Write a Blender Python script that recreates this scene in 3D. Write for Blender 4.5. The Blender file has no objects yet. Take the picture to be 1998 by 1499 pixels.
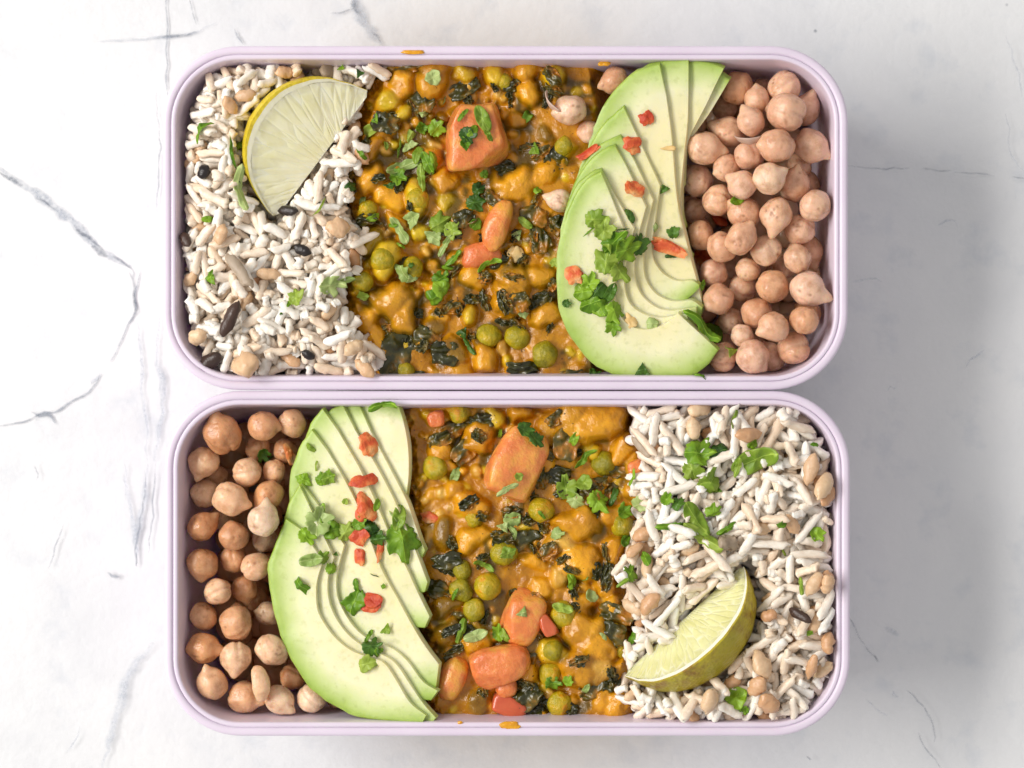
import bpy, bmesh, math, random
import numpy as np
from mathutils import Vector, Matrix, noise as mnoise

# ------------------------------------------------------------------ camera, light, exposure
SC = bpy.context.scene
PX = 0.00014            # metres per photo pixel at the rim plane
ZR = 0.050              # height of the box rims
LENS = 85.0
CAMD = 1998 * PX * LENS / 36.0
CAMZ = ZR + CAMD
PPX, PPY = 1120.0, 760.0    # the point of the picture straight below the camera
cam_d = bpy.data.cameras.new('camera'); cam = bpy.data.objects.new('camera', cam_d)
SC.collection.objects.link(cam); SC.camera = cam
cam_d.lens = LENS; cam_d.sensor_width = 36.0; cam_d.clip_start = 0.01; cam_d.clip_end = 50
cam.location = ((PPX - 999) * PX, (749.5 - PPY) * PX, CAMZ)
cam_d.shift_x = (999 - PPX) / 1998.0
cam_d.shift_y = (PPY - 749.5) / 1998.0
cam_d.dof.use_dof = True; cam_d.dof.focus_distance = CAMD + 0.005; cam_d.dof.aperture_fstop = 11

world = bpy.data.worlds.new('World'); SC.world = world; world.use_nodes = True
bg = world.node_tree.nodes['Background']
bg.inputs['Color'].default_value = (1.0, 0.985, 0.975, 1); bg.inputs['Strength'].default_value = 0.54

def area(name, loc, target, sx, sy, power, col):
    l = bpy.data.lights.new(name, 'AREA'); l.shape = 'RECTANGLE'; l.size = sx; l.size_y = sy
    l.energy = power; l.color = col
    o = bpy.data.objects.new(name, l); SC.collection.objects.link(o); o.location = loc
    o.rotation_euler = (Vector(target) - Vector(loc)).to_track_quat('-Z', 'Y').to_euler()
    return o
# one soft window-like lamp to the left, a little towards the top of the picture
AZ, EL, LD = math.radians(172), math.radians(43), 1.5
area('window_light', (LD * math.cos(EL) * math.cos(AZ), LD * math.cos(EL) * math.sin(AZ), LD * math.sin(EL) + 0.03),
     (0, 0, 0.03), 1.20, 0.40, 25.0, (1.0, 0.965, 0.92))

SC.view_settings.view_transform = 'Standard'; SC.view_settings.look = 'None'
SC.view_settings.exposure = 0.0; SC.view_settings.gamma = 1.0
SC.cycles.use_denoising = True; SC.cycles.use_adaptive_sampling = True; SC.cycles.adaptive_threshold = 0.025
SC.cycles.max_bounces = 8; SC.cycles.diffuse_bounces = 4; SC.cycles.glossy_bounces = 3
SC.cycles.transmission_bounces = 4; SC.cycles.transparent_max_bounces = 8
SC.cycles.caustics_reflective = False; SC.cycles.caustics_refractive = False
SC.cycles.sample_clamp_indirect = 4.0

random.seed(7); RNG = np.random.default_rng(7)
COL = SC.collection

# ------------------------------------------------------------------ helpers
def P(px, py, z=ZR):
    f = (CAMZ - z) / CAMD
    return Vector((cam.location.x + (px - PPX) * PX * f, cam.location.y - (py - PPY) * PX * f, z))

def P_arr(px, py, z):
    f = (CAMZ - z) / CAMD
    return np.stack([cam.location.x + (px - PPX) * PX * f, cam.location.y - (py - PPY) * PX * f, z], -1)

def mesh_from(name, verts, faces, smooth=True):
    me = bpy.data.meshes.new(name)
    me.from_pydata([tuple(map(float, v)) for v in verts], [], [tuple(map(int, f)) for f in faces])
    if smooth: me.shade_smooth()
    me.update()
    return me

def add(name, me, mat=None, parent=None, label=None, cat=None, group=None, kind=None, loc=None):
    o = bpy.data.objects.new(name, me); COL.objects.link(o)
    if mat is not None and me is not None and not me.materials: me.materials.append(mat)
    if parent is not None: o.parent = parent
    if label: o['label'] = label
    if cat: o['category'] = cat
    if group: o['group'] = group
    if kind: o['kind'] = kind
    if loc is not None: o.location = loc
    return o

def set_float_attr(me, name, vals):
    a = me.attributes.new(name, 'FLOAT', 'POINT'); a.data.foreach_set('value', np.asarray(vals, dtype=np.float32))

def set_vec_attr(me, name, v):
    a = me.attributes.new(name, 'FLOAT_VECTOR', 'POINT'); a.data.foreach_set('vector', np.asarray(v, dtype=np.float32).ravel())

def set_color_attr(me, name, cols):
    a = me.attributes.new(name, 'FLOAT_COLOR', 'POINT')
    c = np.ones((len(cols), 4), dtype=np.float32); c[:, :3] = cols
    a.data.foreach_set('color', c.ravel())

def nz(v, s=1.0, seed=0.0):
    return mnoise.noise(Vector((v[0] * s + seed, v[1] * s + seed * 1.7, v[2] * s - seed * 0.6)))

def vnoise(shape, cell, rng):
    h, w = shape
    gh, gw = int(h / cell) + 3, int(w / cell) + 3
    g = rng.random((gh, gw)) * 2 - 1
    y = np.arange(h) / cell; x = np.arange(w) / cell
    yi = y.astype(int); xi = x.astype(int)
    fy = (y - yi); fx = (x - xi)
    fy = (fy * fy * (3 - 2 * fy))[:, None]; fx = (fx * fx * (3 - 2 * fx))[None, :]
    a = g[np.ix_(yi, xi)]; b = g[np.ix_(yi, xi + 1)]; c = g[np.ix_(yi + 1, xi)]; d = g[np.ix_(yi + 1, xi + 1)]
    return (a * (1 - fx) + b * fx) * (1 - fy) + (c * (1 - fx) + d * fx) * fy

def fbm2(shape, cells, amps, rng):
    out = np.zeros(shape)
    for c, a in zip(cells, amps): out += a * vnoise(shape, c, rng)
    return out

def blur(a, n):
    for _ in range(n):
        p = np.pad(a, 1, mode='edge')
        a = (p[:-2, 1:-1] + p[2:, 1:-1] + p[1:-1, :-2] + p[1:-1, 2:] + 2 * p[1:-1, 1:-1]) / 6.0
    return a

_ICO = {}
def ico(sub):
    if sub not in _ICO:
        bm = bmesh.new(); bmesh.ops.create_icosphere(bm, subdivisions=sub, radius=1.0)
        bm.verts.ensure_lookup_table()
        _ICO[sub] = (np.array([v.co[:] for v in bm.verts]), [[v.index for v in f.verts] for f in bm.faces]); bm.free()
    v, f = _ICO[sub]
    return v.copy(), f

def catmull(pts, n):
    pts = np.array(pts, float)
    brk = [i for i in range(1, len(pts)) if np.allclose(pts[i], pts[i - 1])]
    if brk:                     # a repeated point is a sharp corner
        segs = [q for q in np.split(pts, brk) if len(q) > 1]
        Ls = [np.linalg.norm(np.diff(q, axis=0), axis=1).sum() for q in segs]; ns = [max(3, int(round(n * l / sum(Ls)))) for l in Ls]; ns[-1] = n - sum(ns[:-1])
        return np.vstack([catmull(q, m) for q, m in zip(segs, ns)])
    p = np.vstack([2 * pts[0] - pts[1], pts, 2 * pts[-1] - pts[-2]])
    out = []
    if len(pts) == 2: return pts[0] + (pts[1] - pts[0]) * np.linspace(0, 1, n)[:, None]
    for i in range(len(pts) - 1):
        p0, p1, p2, p3 = p[i], p[i + 1], p[i + 2], p[i + 3]
        for t in np.linspace(0, 1, 12, endpoint=False):
            out.append(0.5 * ((2 * p1) + (-p0 + p2) * t + (2 * p0 - 5 * p1 + 4 * p2 - p3) * t * t + (-p0 + 3 * p1 - 3 * p2 + p3) * t ** 3))
    out.append(pts[-1]); out = np.array(out)
    d = np.concatenate([[0], np.cumsum(np.linalg.norm(np.diff(out, axis=0), axis=1))]); d /= d[-1]
    t = np.linspace(0, 1, n)
    return np.stack([np.interp(t, d, out[:, 0]), np.interp(t, d, out[:, 1])], -1)

# ------------------------------------------------------------------ materials
def new_mat(name):
    m = bpy.data.materials.new(name); m.use_nodes = True
    nt = m.node_tree
    return m, nt, nt.nodes['Principled BSDF']

def nd(nt, typ, **kw):
    n = nt.nodes.new(typ)
    for k, v in kw.items():
        if k in n.inputs: n.inputs[k].default_value = v
        else: setattr(n, k, v)
    return n

def ramp(nt, fac, stops):
    r = nt.nodes.new('ShaderNodeValToRGB'); nt.links.new(fac, r.inputs['Fac'])
    e = r.color_ramp.elements
    while len(e) < len(stops): e.new(0.5)
    for i, (p, c) in enumerate(stops):
        e[i].position = p; e[i].color = (*c, 1) if len(c) == 3 else c
    return r.outputs['Color']

def mix(nt, fac, a, b, mode='MIX'):
    n = nt.nodes.new('ShaderNodeMix'); n.data_type = 'RGBA'; n.blend_type = mode
    for sock, val in ((n.inputs['Factor'], fac), (n.inputs['A'], a), (n.inputs['B'], b)):
        if hasattr(val, 'is_linked'): nt.links.new(val, sock)
        elif isinstance(val, (int, float)): sock.default_value = val
        else: sock.default_value = (*val, 1)
    # colour sockets sit further down the list
    ins = [i for i in n.inputs if i.type == 'RGBA']
    for sock, val in zip(ins, (a, b)):
        if hasattr(val, 'is_linked'): nt.links.new(val, sock)
        else: sock.default_value = (*val, 1)
    return [o for o in n.outputs if o.type == 'RGBA'][0]

def objco(nt):
    return nt.nodes.new('ShaderNodeTexCoord').outputs['Object']

def noise_tex(nt, scale, detail=3.0, rough=0.55, vec=None, dist=0.0):
    n = nd(nt, 'ShaderNodeTexNoise', Scale=scale, Detail=detail, Roughness=rough, Distortion=dist)
    nt.links.new(vec if vec is not None else objco(nt), n.inputs['Vector'])
    return n.outputs['Fac']

def bump(nt, height, strength, dist, bs, prev=None):
    b = nd(nt, 'ShaderNodeBump', Strength=strength, Distance=dist)
    nt.links.new(height, b.inputs['Height'])
    if prev is not None: nt.links.new(prev, b.inputs['Normal'])
    nt.links.new(b.outputs['Normal'], bs.inputs['Normal'])
    return b.outputs['Normal']

def sss(bs, weight, radius, scale=0.001):
    bs.inputs['Subsurface Weight'].default_value = weight
    bs.inputs['Subsurface Radius'].default_value = radius
    bs.inputs['Subsurface Scale'].default_value = scale

def obj_random(nt):
    return nt.nodes.new('ShaderNodeObjectInfo').outputs['Random']

def m_table():
    m, nt, bs = new_mat('plaster_table')
    n1 = noise_tex(nt, 14, 6, 0.6, dist=0.6); n2 = noise_tex(nt, 70, 5, 0.6); n3 = noise_tex(nt, 420, 4, 0.6)
    c = ramp(nt, n1, [(0.28, (0.66, 0.672, 0.695)), (0.44, (0.72, 0.73, 0.745)), (0.62, (0.76, 0.765, 0.772))])
    c2 = ramp(nt, n2, [(0.28, (0.88, 0.90, 0.93)), (0.45, (1, 1, 1))])
    c = mix(nt, 1.0, c, c2, 'MULTIPLY')
    # small dark pits
    v = nd(nt, 'ShaderNodeTexVoronoi', Scale=95.0); nt.links.new(objco(nt), v.inputs['Vector'])
    pit = ramp(nt, v.outputs['Distance'], [(0.02, (0.45, 0.47, 0.5)), (0.06, (1, 1, 1))])
    gate = ramp(nt, noise_tex(nt, 40, 2), [(0.56, (1, 1, 1)), (0.60, (0, 0, 0))])
    pit2 = mix(nt, gate, pit, (1, 1, 1))
    c = mix(nt, 1.0, c, pit2, 'MULTIPLY')
    nt.links.new(c, bs.inputs['Base Color'])
    bs.inputs['Roughness'].default_value = 0.55
    b = bump(nt, n2, 0.35, 0.0015, bs); b = bump(nt, n3, 0.25, 0.0004, bs, b)
    return m

def m_crack(name, col, lo, hi, amax):
    m, nt, bs = new_mat(name)
    bs.inputs['Base Color'].default_value = (*col, 1); bs.inputs['Roughness'].default_value = 0.7
    uv = nt.nodes.new('ShaderNodeAttribute'); uv.attribute_name = 'edge'
    n = noise_tex(nt, 260, 5, 0.7); n2 = noise_tex(nt, 900, 3, 0.6)
    a = ramp(nt, n, [(lo, (0, 0, 0)), (hi, (1, 1, 1))]); a2 = ramp(nt, n2, [(0.30, (0.35,) * 3), (0.55, (1, 1, 1))])
    mu = nd(nt, 'ShaderNodeMath', operation='MULTIPLY'); nt.links.new(a, mu.inputs[0]); nt.links.new(uv.outputs['Fac'], mu.inputs[1])
    m2 = nd(nt, 'ShaderNodeMath', operation='MULTIPLY'); nt.links.new(mu.outputs[0], m2.inputs[0]); nt.links.new(a2, m2.inputs[1])
    m3 = nd(nt, 'ShaderNodeMath', operation='MULTIPLY'); nt.links.new(m2.outputs[0], m3.inputs[0]); m3.inputs[1].default_value = amax
    nt.links.new(m3.outputs[0], bs.inputs['Alpha'])
    return m

def m_box():
    m, nt, bs = new_mat('lilac_plastic')
    n = noise_tex(nt, 60, 3)
    c = ramp(nt, n, [(0.35, (0.70, 0.61, 0.725)), (0.65, (0.73, 0.645, 0.755))])
    nt.links.new(c, bs.inputs['Base Color'])
    bs.inputs['Roughness'].default_value = 0.34; bs.inputs['IOR'].default_value = 1.46
    sss(bs, 0.12, (1.0, 0.7, 1.0), 0.002)
    bump(nt, noise_tex(nt, 900, 2), 0.05, 0.0002, bs)
    return m

def m_chickpea():
    m, nt, bs = new_mat('chickpea_skin_tan')
    r = obj_random(nt)
    base = ramp(nt, r, [(0.0, (0.54, 0.235, 0.085)), (0.35, (0.65, 0.32, 0.14)), (0.65, (0.75, 0.44, 0.24)), (1.0, (0.80, 0.54, 0.34))])
    tone = nt.nodes.new('ShaderNodeAttribute'); tone.attribute_type = 'OBJECT'; tone.attribute_name = 'tone'
    base = mix(nt, tone.outputs['Fac'], base, (0.86, 0.66, 0.48))
    pink = nt.nodes.new('ShaderNodeAttribute'); pink.attribute_type = 'OBJECT'; pink.attribute_name = 'pink'
    base = mix(nt, pink.outputs['Fac'], base, (0.77, 0.49, 0.36))
    n = noise_tex(nt, 1.5, 5, 0.6)
    var = ramp(nt, n, [(0.28, (0.66, 0.52, 0.42)), (0.5, (1.0, 1.0, 1.0)), (0.72, (1.14, 1.16, 1.2))])
    c = mix(nt, 0.8, base, var, 'MULTIPLY')
    cr = nt.nodes.new('ShaderNodeAttribute'); cr.attribute_name = 'crease'
    c = mix(nt, cr.outputs['Fac'], c, (0.30, 0.12, 0.045))
    bk = nt.nodes.new('ShaderNodeAttribute'); bk.attribute_name = 'beak'
    c = mix(nt, bk.outputs['Fac'], c, (0.70, 0.46, 0.28))
    nt.links.new(c, bs.inputs['Base Color'])
    bs.inputs['Roughness'].default_value = 0.36
    sss(bs, 0.45, (1.8, 0.8, 0.35), 0.0018)
    w = noise_tex(nt, 2.6, 6, 0.6, dist=1.5)
    b = bump(nt, w, 0.30, 0.0010, bs); bump(nt, noise_tex(nt, 7, 3), 0.05, 0.0002, bs, b)
    rr = ramp(nt, noise_tex(nt, 2.0, 3), [(0.35, (0.13,) * 3), (0.65, (0.30,) * 3)]); nt.links.new(rr, bs.inputs['Roughness'])
    return m

def m_rice(name, stops, rough=0.27, dark=False):
    m, nt, bs = new_mat(name)
    a = nt.nodes.new('ShaderNodeAttribute'); a.attribute_name = 'tintv'
    add_ = nd(nt, 'ShaderNodeMath', operation='ADD'); nt.links.new(obj_random(nt), add_.inputs[0]); nt.links.new(a.outputs['Fac'], add_.inputs[1])
    fr = nd(nt, 'ShaderNodeMath', operation='FRACT'); nt.links.new(add_.outputs[0], fr.inputs[0])
    base = ramp(nt, fr.outputs[0], stops)
    lc = nt.nodes.new('ShaderNodeAttribute'); lc.attribute_name = 'lco'; lv = lc.outputs['Vector']
    n = noise_tex(nt, 1.2, 3, vec=lv)
    c = mix(nt, 0.6, base, ramp(nt, n, [(0.3, (0.82, 0.78, 0.72)), (0.6, (1, 1, 1))]), 'MULTIPLY')
    nt.links.new(c, bs.inputs['Base Color'])
    bs.inputs['Roughness'].default_value = rough
    if not dark: sss(bs, 0.45, (1.1, 1.0, 0.95), 0.0011)
    bump(nt, noise_tex(nt, 2.2, 4, 0.6, vec=lv), 0.3, 0.0007, bs)
    return m

def m_curry():
    m, nt, bs = new_mat('curry_sauce_orange')
    a = nt.nodes.new('ShaderNodeAttribute'); a.attribute_name = 'tint'
    n = noise_tex(nt, 150, 5, 0.6)
    c = mix(nt, 0.8, a.outputs['Color'], ramp(nt, n, [(0.3, (0.62, 0.52, 0.40)), (0.55, (1, 1, 1)), (0.75, (1.12, 1.22, 1.2))]), 'MULTIPLY')
    n2 = noise_tex(nt, 900, 2)
    c = mix(nt, ramp(nt, n2, [(0.24, (1, 1, 1)), (0.29, (0, 0, 0))]), c, (0.09, 0.035, 0.008))
    nt.links.new(c, bs.inputs['Base Color'])
    rr = ramp(nt, noise_tex(nt, 300, 3), [(0.35, (0.07,) * 3), (0.65, (0.22,) * 3)])
    nt.links.new(rr, bs.inputs['Roughness'])
    sss(bs, 0.15, (1.5, 0.8, 0.2), 0.001)
    bs.inputs['Coat Weight'].default_value = 0.15; bs.inputs['Coat Roughness'].default_value = 0.06; bs.inputs['Specular IOR Level'].default_value = 0.5
    b = bump(nt, noise_tex(nt, 420, 7, 0.58, dist=1.0), 0.42, 0.0011, bs); bump(nt, noise_tex(nt, 1500, 3), 0.18, 0.0003, bs, b)
    return m

def m_simple(name, stops, nscale, rough, ss=None, bscale=600, bstr=0.3, bdist=0.0005, coat=0.0, rnd=0.5):
    """base colour from a noise ramp, shifted a little from object to object"""
    m, nt, bs = new_mat(name)
    n = noise_tex(nt, nscale, 4, 0.6)
    r = obj_random(nt)
    ma = nd(nt, 'ShaderNodeMath', operation='MULTIPLY_ADD'); nt.links.new(r, ma.inputs[0]); ma.inputs[1].default_value = rnd; nt.links.new(n, ma.inputs[2])
    mb = nd(nt, 'ShaderNodeMath', operation='SUBTRACT'); nt.links.new(ma.outputs[0], mb.inputs[0]); mb.inputs[1].default_value = rnd / 2
    c = ramp(nt, mb.outputs[0], stops)
    nt.links.new(c, bs.inputs['Base Color'])
    bs.inputs['Roughness'].default_value = rough
    if ss: sss(bs, *ss)
    bs.inputs['Coat Weight'].default_value = coat; bs.inputs['Coat Roughness'].default_value = 0.1
    bump(nt, noise_tex(nt, bscale, 5, 0.65), bstr, bdist, bs)
    return m

def m_avocado():
    m, nt, bs = new_mat('avocado_flesh')
    a = nt.nodes.new('ShaderNodeAttribute'); a.attribute_name = 'edge'     # millimetres in from the peeled side, capped on the lower face
    n = noise_tex(nt, 90, 4, 0.6)
    ma = nd(nt, 'ShaderNodeMath', operation='MULTIPLY_ADD'); nt.links.new(n, ma.inputs[0]); ma.inputs[1].default_value = 5.0; nt.links.new(a.outputs['Fac'], ma.inputs[2])
    sc = nd(nt, 'ShaderNodeMath', operation='MULTIPLY_ADD'); nt.links.new(ma.outputs[0], sc.inputs[0]); sc.inputs[1].default_value = 1 / 18.0; sc.inputs[2].default_value = -0.11
    c = ramp(nt, sc.outputs[0], [(0.0, (0.25, 0.38, 0.045)), (0.09, (0.40, 0.53, 0.12)), (0.26, (0.61, 0.68, 0.31)), (0.48, (0.80, 0.775, 0.51)), (0.95, (0.85, 0.76, 0.46))])
    st = noise_tex(nt, 500, 3)
    c = mix(nt, 0.45, c, ramp(nt, st, [(0.25, (0.66, 0.70, 0.42)), (0.45, (1, 1, 1))]), 'MULTIPLY')
    c = mix(nt, 0.6, c, ramp(nt, noise_tex(nt, 55, 3), [(0.3, (0.86, 0.90, 0.72)), (0.65, (1, 1, 1))]), 'MULTIPLY')
    nt.links.new(c, bs.inputs['Base Color'])
    bs.inputs['Roughness'].default_value = 0.42
    sss(bs, 0.45, (1.8, 1.6, 0.5), 0.0018)
    b = bump(nt, noise_tex(nt, 260, 4), 0.18, 0.0006, bs); bump(nt, noise_tex(nt, 1300, 3), 0.12, 0.0003, bs, b)
    return m

def m_herb(name, dark, light, trans):
    m, nt, bs = new_mat(name)
    r = obj_random(nt)
    n = noise_tex(nt, 260, 3)
    ma = nd(nt, 'ShaderNodeMath', operation='MULTIPLY_ADD'); nt.links.new(r, ma.inputs[0]); ma.inputs[1].default_value = 0.6; nt.links.new(n, ma.inputs[2])
    mb = nd(nt, 'ShaderNodeMath', operation='SUBTRACT'); nt.links.new(ma.outputs[0], mb.inputs[0]); mb.inputs[1].default_value = 0.3
    c = ramp(nt, mb.outputs[0], [(0.25, dark), (0.75, light)])
    v = nt.nodes.new('ShaderNodeAttribute'); v.attribute_name = 'vein'
    lc = tuple(min(1, x * 1.7 + 0.05) for x in light)
    wv = ramp(nt, v.outputs['Fac'], [(0.72, (0, 0, 0)), (0.95, (0.55,) * 3)])
    c = mix(nt, wv, c, lc)
    nt.links.new(c, bs.inputs['Base Color']); bs.inputs['Roughness'].default_value = 0.40
    b = bump(nt, v.outputs['Fac'], 0.35, 0.0004, bs); bump(nt, noise_tex(nt, 700, 4), 0.25, 0.0004, bs, b)
    tr = nt.nodes.new('ShaderNodeBsdfTranslucent'); nt.links.new(c, tr.inputs['Color'])
    mx = nt.nodes.new('ShaderNodeMixShader'); mx.inputs['Fac'].default_value = trans
    out = nt.nodes['Material Output']
    nt.links.new(bs.outputs[0], mx.inputs[1]); nt.links.new(tr.outputs[0], mx.inputs[2]); nt.links.new(mx.outputs[0], out.inputs['Surface'])
    return m

def m_lime_pulp(name, light, deep):
    m, nt, bs = new_mat(name)
    u = nt.nodes.new('ShaderNodeAttribute'); u.attribute_name = 'pulp_uv'
    v = nd(nt, 'ShaderNodeTexVoronoi', feature='DISTANCE_TO_EDGE', Scale=1.0); nt.links.new(u.outputs['Vector'], v.inputs['Vector'])
    n = noise_tex(nt, 120, 4)
    base = ramp(nt, n, [(0.32, deep), (0.68, light)])
    line = ramp(nt, v.outputs['Distance'], [(0.012, (1, 1, 1)), (0.085, (0, 0, 0))])
    gate = ramp(nt, noise_tex(nt, 160, 2), [(0.42, (0.12,) * 3), (0.62, (0.85,) * 3)])
    l2 = mix(nt, 1.0, line, gate, 'MULTIPLY')
    c = mix(nt, l2, base, (0.86, 0.85, 0.66))
    nt.links.new(c, bs.inputs['Base Color'])
    bs.inputs['Roughness'].default_value = 0.24
    sss(bs, 0.55, (2.0, 1.9, 0.9), 0.0025)
    inv = ramp(nt, v.outputs['Distance'], [(0.0, (0, 0, 0)), (0.22, (1, 1, 1))])
    b = bump(nt, inv, 0.35, 0.0007, bs); bump(nt, noise_tex(nt, 700, 4), 0.2, 0.0004, bs, b)
    return m

def m_lime_peel(name, c0, c1, spots):
    m, nt, bs = new_mat(name)
    c = ramp(nt, noise_tex(nt, 45, 4), [(0.3, c0), (0.7, c1)])
    if spots:
        s = ramp(nt, noise_tex(nt, 190, 6, 0.7), [(0.46, (0, 0, 0)), (0.62, (1, 1, 1))])
        s = mix(nt, 1.0, s, ramp(nt, noise_tex(nt, 60, 2), [(0.40, (0, 0, 0)), (0.54, (0.9,) * 3)]), 'MULTIPLY')
        c = mix(nt, s, c, (0.26, 0.135, 0.02))
    v = nd(nt, 'ShaderNodeTexVoronoi', Scale=900.0); nt.links.new(objco(nt), v.inputs['Vector'])
    c = mix(nt, 0.45, c, ramp(nt, v.outputs['Distance'], [(0.05, (0.62, 0.58, 0.4)), (0.35, (1, 1, 1))]), 'MULTIPLY')
    nt.links.new(c, bs.inputs['Base Color']); bs.inputs['Roughness'].default_value = 0.36
    sss(bs, 0.15, (1.0, 0.8, 0.2), 0.001)
    bump(nt, v.outputs['Distance'], 0.5, 0.0004, bs)
    return m

M = {
    'table': m_table(), 'box': m_box(), 'chickpea': m_chickpea(), 'curry': m_curry(), 'avocado': m_avocado(),
    'crack_dark': m_crack('crack_dark', (0.17, 0.20, 0.25), 0.22, 0.54, 0.55),
    'crack_soft': m_crack('crack_soft', (0.38, 0.43, 0.51), 0.16, 0.58, 0.48),
    'crack_fine': m_crack('crack_fine', (0.28, 0.31, 0.36), 0.15, 0.45, 0.75),
    'rice': m_rice('rice_white', [(0.0, (0.84, 0.66, 0.49)), (0.30, (0.93, 0.84, 0.73)), (0.72, (0.96, 0.92, 0.86)), (1.0, (0.86, 0.69, 0.52))]),
    'grain': m_rice('rice_brown', [(0.0, (0.60, 0.33, 0.17)), (0.4, (0.70, 0.44, 0.25)), (0.75, (0.76, 0.56, 0.36)), (1.0, (0.62, 0.38, 0.22))]),
    'wild': m_rice('rice_black', [(0.0, (0.012, 0.009, 0.009)), (0.6, (0.028, 0.018, 0.015)), (1.0, (0.06, 0.03, 0.02))], 0.3, True),
    'husk': m_rice('rice_husk', [(0.0, (0.35, 0.27, 0.19)), (1.0, (0.45, 0.36, 0.27))], 0.45),
    'pea': m_simple('pea_olive', [(0.28, (0.24, 0.215, 0.008)), (0.5, (0.40, 0.320, 0.008)), (0.66, (0.56, 0.38, 0.008)), (0.76, (0.66, 0.30, 0.008))], 1.1, 0.15, (0.2, (1.0, 1.0, 0.2), 0.0012), 2.6, 0.6, 0.0014, 0.1, 0.25),
    'carrot': m_simple('carrot_orange', [(0.28, (0.68, 0.17, 0.045)), (0.48, (0.78, 0.245, 0.065)), (0.6, (0.80, 0.34, 0.07)), (0.72, (0.72, 0.36, 0.035))], 170, 0.24, (0.35, (2.0, 0.7, 0.25), 0.0014), 300, 0.7, 0.0012, 0.3, 0.3),
    'tomato': m_simple('tomato_red', [(0.25, (0.52, 0.085, 0.03)), (0.75, (0.66, 0.17, 0.06))], 110, 0.28, (0.3, (2.0, 0.7, 0.3), 0.0014), 420, 0.3, 0.0005, 0.3, 0.3),
    'spinach': m_simple('spinach_cooked', [(0.25, (0.016, 0.018, 0.003)), (0.46, (0.045, 0.045, 0.006)), (0.56, (0.14, 0.095, 0.008)), (0.68, (0.42, 0.16, 0.008))], 150, 0.30, None, 380, 0.5, 0.0008, 0.3, 0.25),
    'chili': m_simple('chili_flake', [(0.28, (0.48, 0.040, 0.010)), (0.46, (0.66, 0.11, 0.025)), (0.60, (0.76, 0.28, 0.08)), (0.74, (0.82, 0.50, 0.24))], 230, 0.45, (0.15, (1.5, 0.5, 0.2), 0.001), 700, 0.6, 0.0006, 0.0, 0.3),
    'seed': m_simple('chili_seed', [(0.3, (0.72, 0.48, 0.18)), (0.7, (0.82, 0.66, 0.34))], 300, 0.4, None, 700, 0.2),
    'skin': m_simple('loose_skin', [(0.3, (0.58, 0.40, 0.32)), (0.7, (0.70, 0.52, 0.42))], 300, 0.35, None, 700, 0.3),
    'herb_mid': m_herb('parsley_mid', (0.15, 0.33, 0.012), (0.36, 0.58, 0.035), 0.36),
    'herb_light': m_herb('parsley_light', (0.25, 0.42, 0.03), (0.45, 0.58, 0.085), 0.38),
    'herb_dark': m_herb('parsley_dark', (0.03, 0.095, 0.008), (0.10, 0.23, 0.018), 0.24),
    'herb_pale': m_herb('parsley_pale', (0.36, 0.50, 0.13), (0.56, 0.68, 0.26), 0.30),
    'lime_pith': m_simple('lime_pith', [(0.3, (0.80, 0.76, 0.52)), (0.7, (0.88, 0.86, 0.70))], 300, 0.5, (0.3, (1, 1, 0.7), 0.001), 700, 0.3),
    'pulp_a': m_lime_pulp('lime_pulp_grey', (0.92, 0.89, 0.66), (0.82, 0.78, 0.46)),
    'pulp_b': m_lime_pulp('lime_pulp_pale', (0.80, 0.80, 0.46), (0.68, 0.66, 0.28)),
    'peel_a': m_lime_peel('lime_peel_yellow', (0.66, 0.47, 0.012), (0.80, 0.66, 0.05), False),
    'peel_b': m_lime_peel('lime_peel_olive', (0.36, 0.31, 0.012), (0.58, 0.47, 0.03), True),
}

# ------------------------------------------------------------------ table
tv = [(-1.2, -1.2, 0), (1.2, -1.2, 0), (1.2, 1.2, 0), (-1.2, 1.2, 0), (-1.2, -1.2, -0.03), (1.2, -1.2, -0.03), (1.2, 1.2, -0.03), (-1.2, 1.2, -0.03)]
tf = [(0, 1, 2, 3), (4, 7, 6, 5), (0, 4, 5, 1), (1, 5, 6, 2), (2, 6, 7, 3), (3, 7, 4, 0)]
table = add('table_top', mesh_from('table_top', tv, tf, False), M['table'], label='white plaster table top with grey cracks', cat='table', kind='structure')

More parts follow.
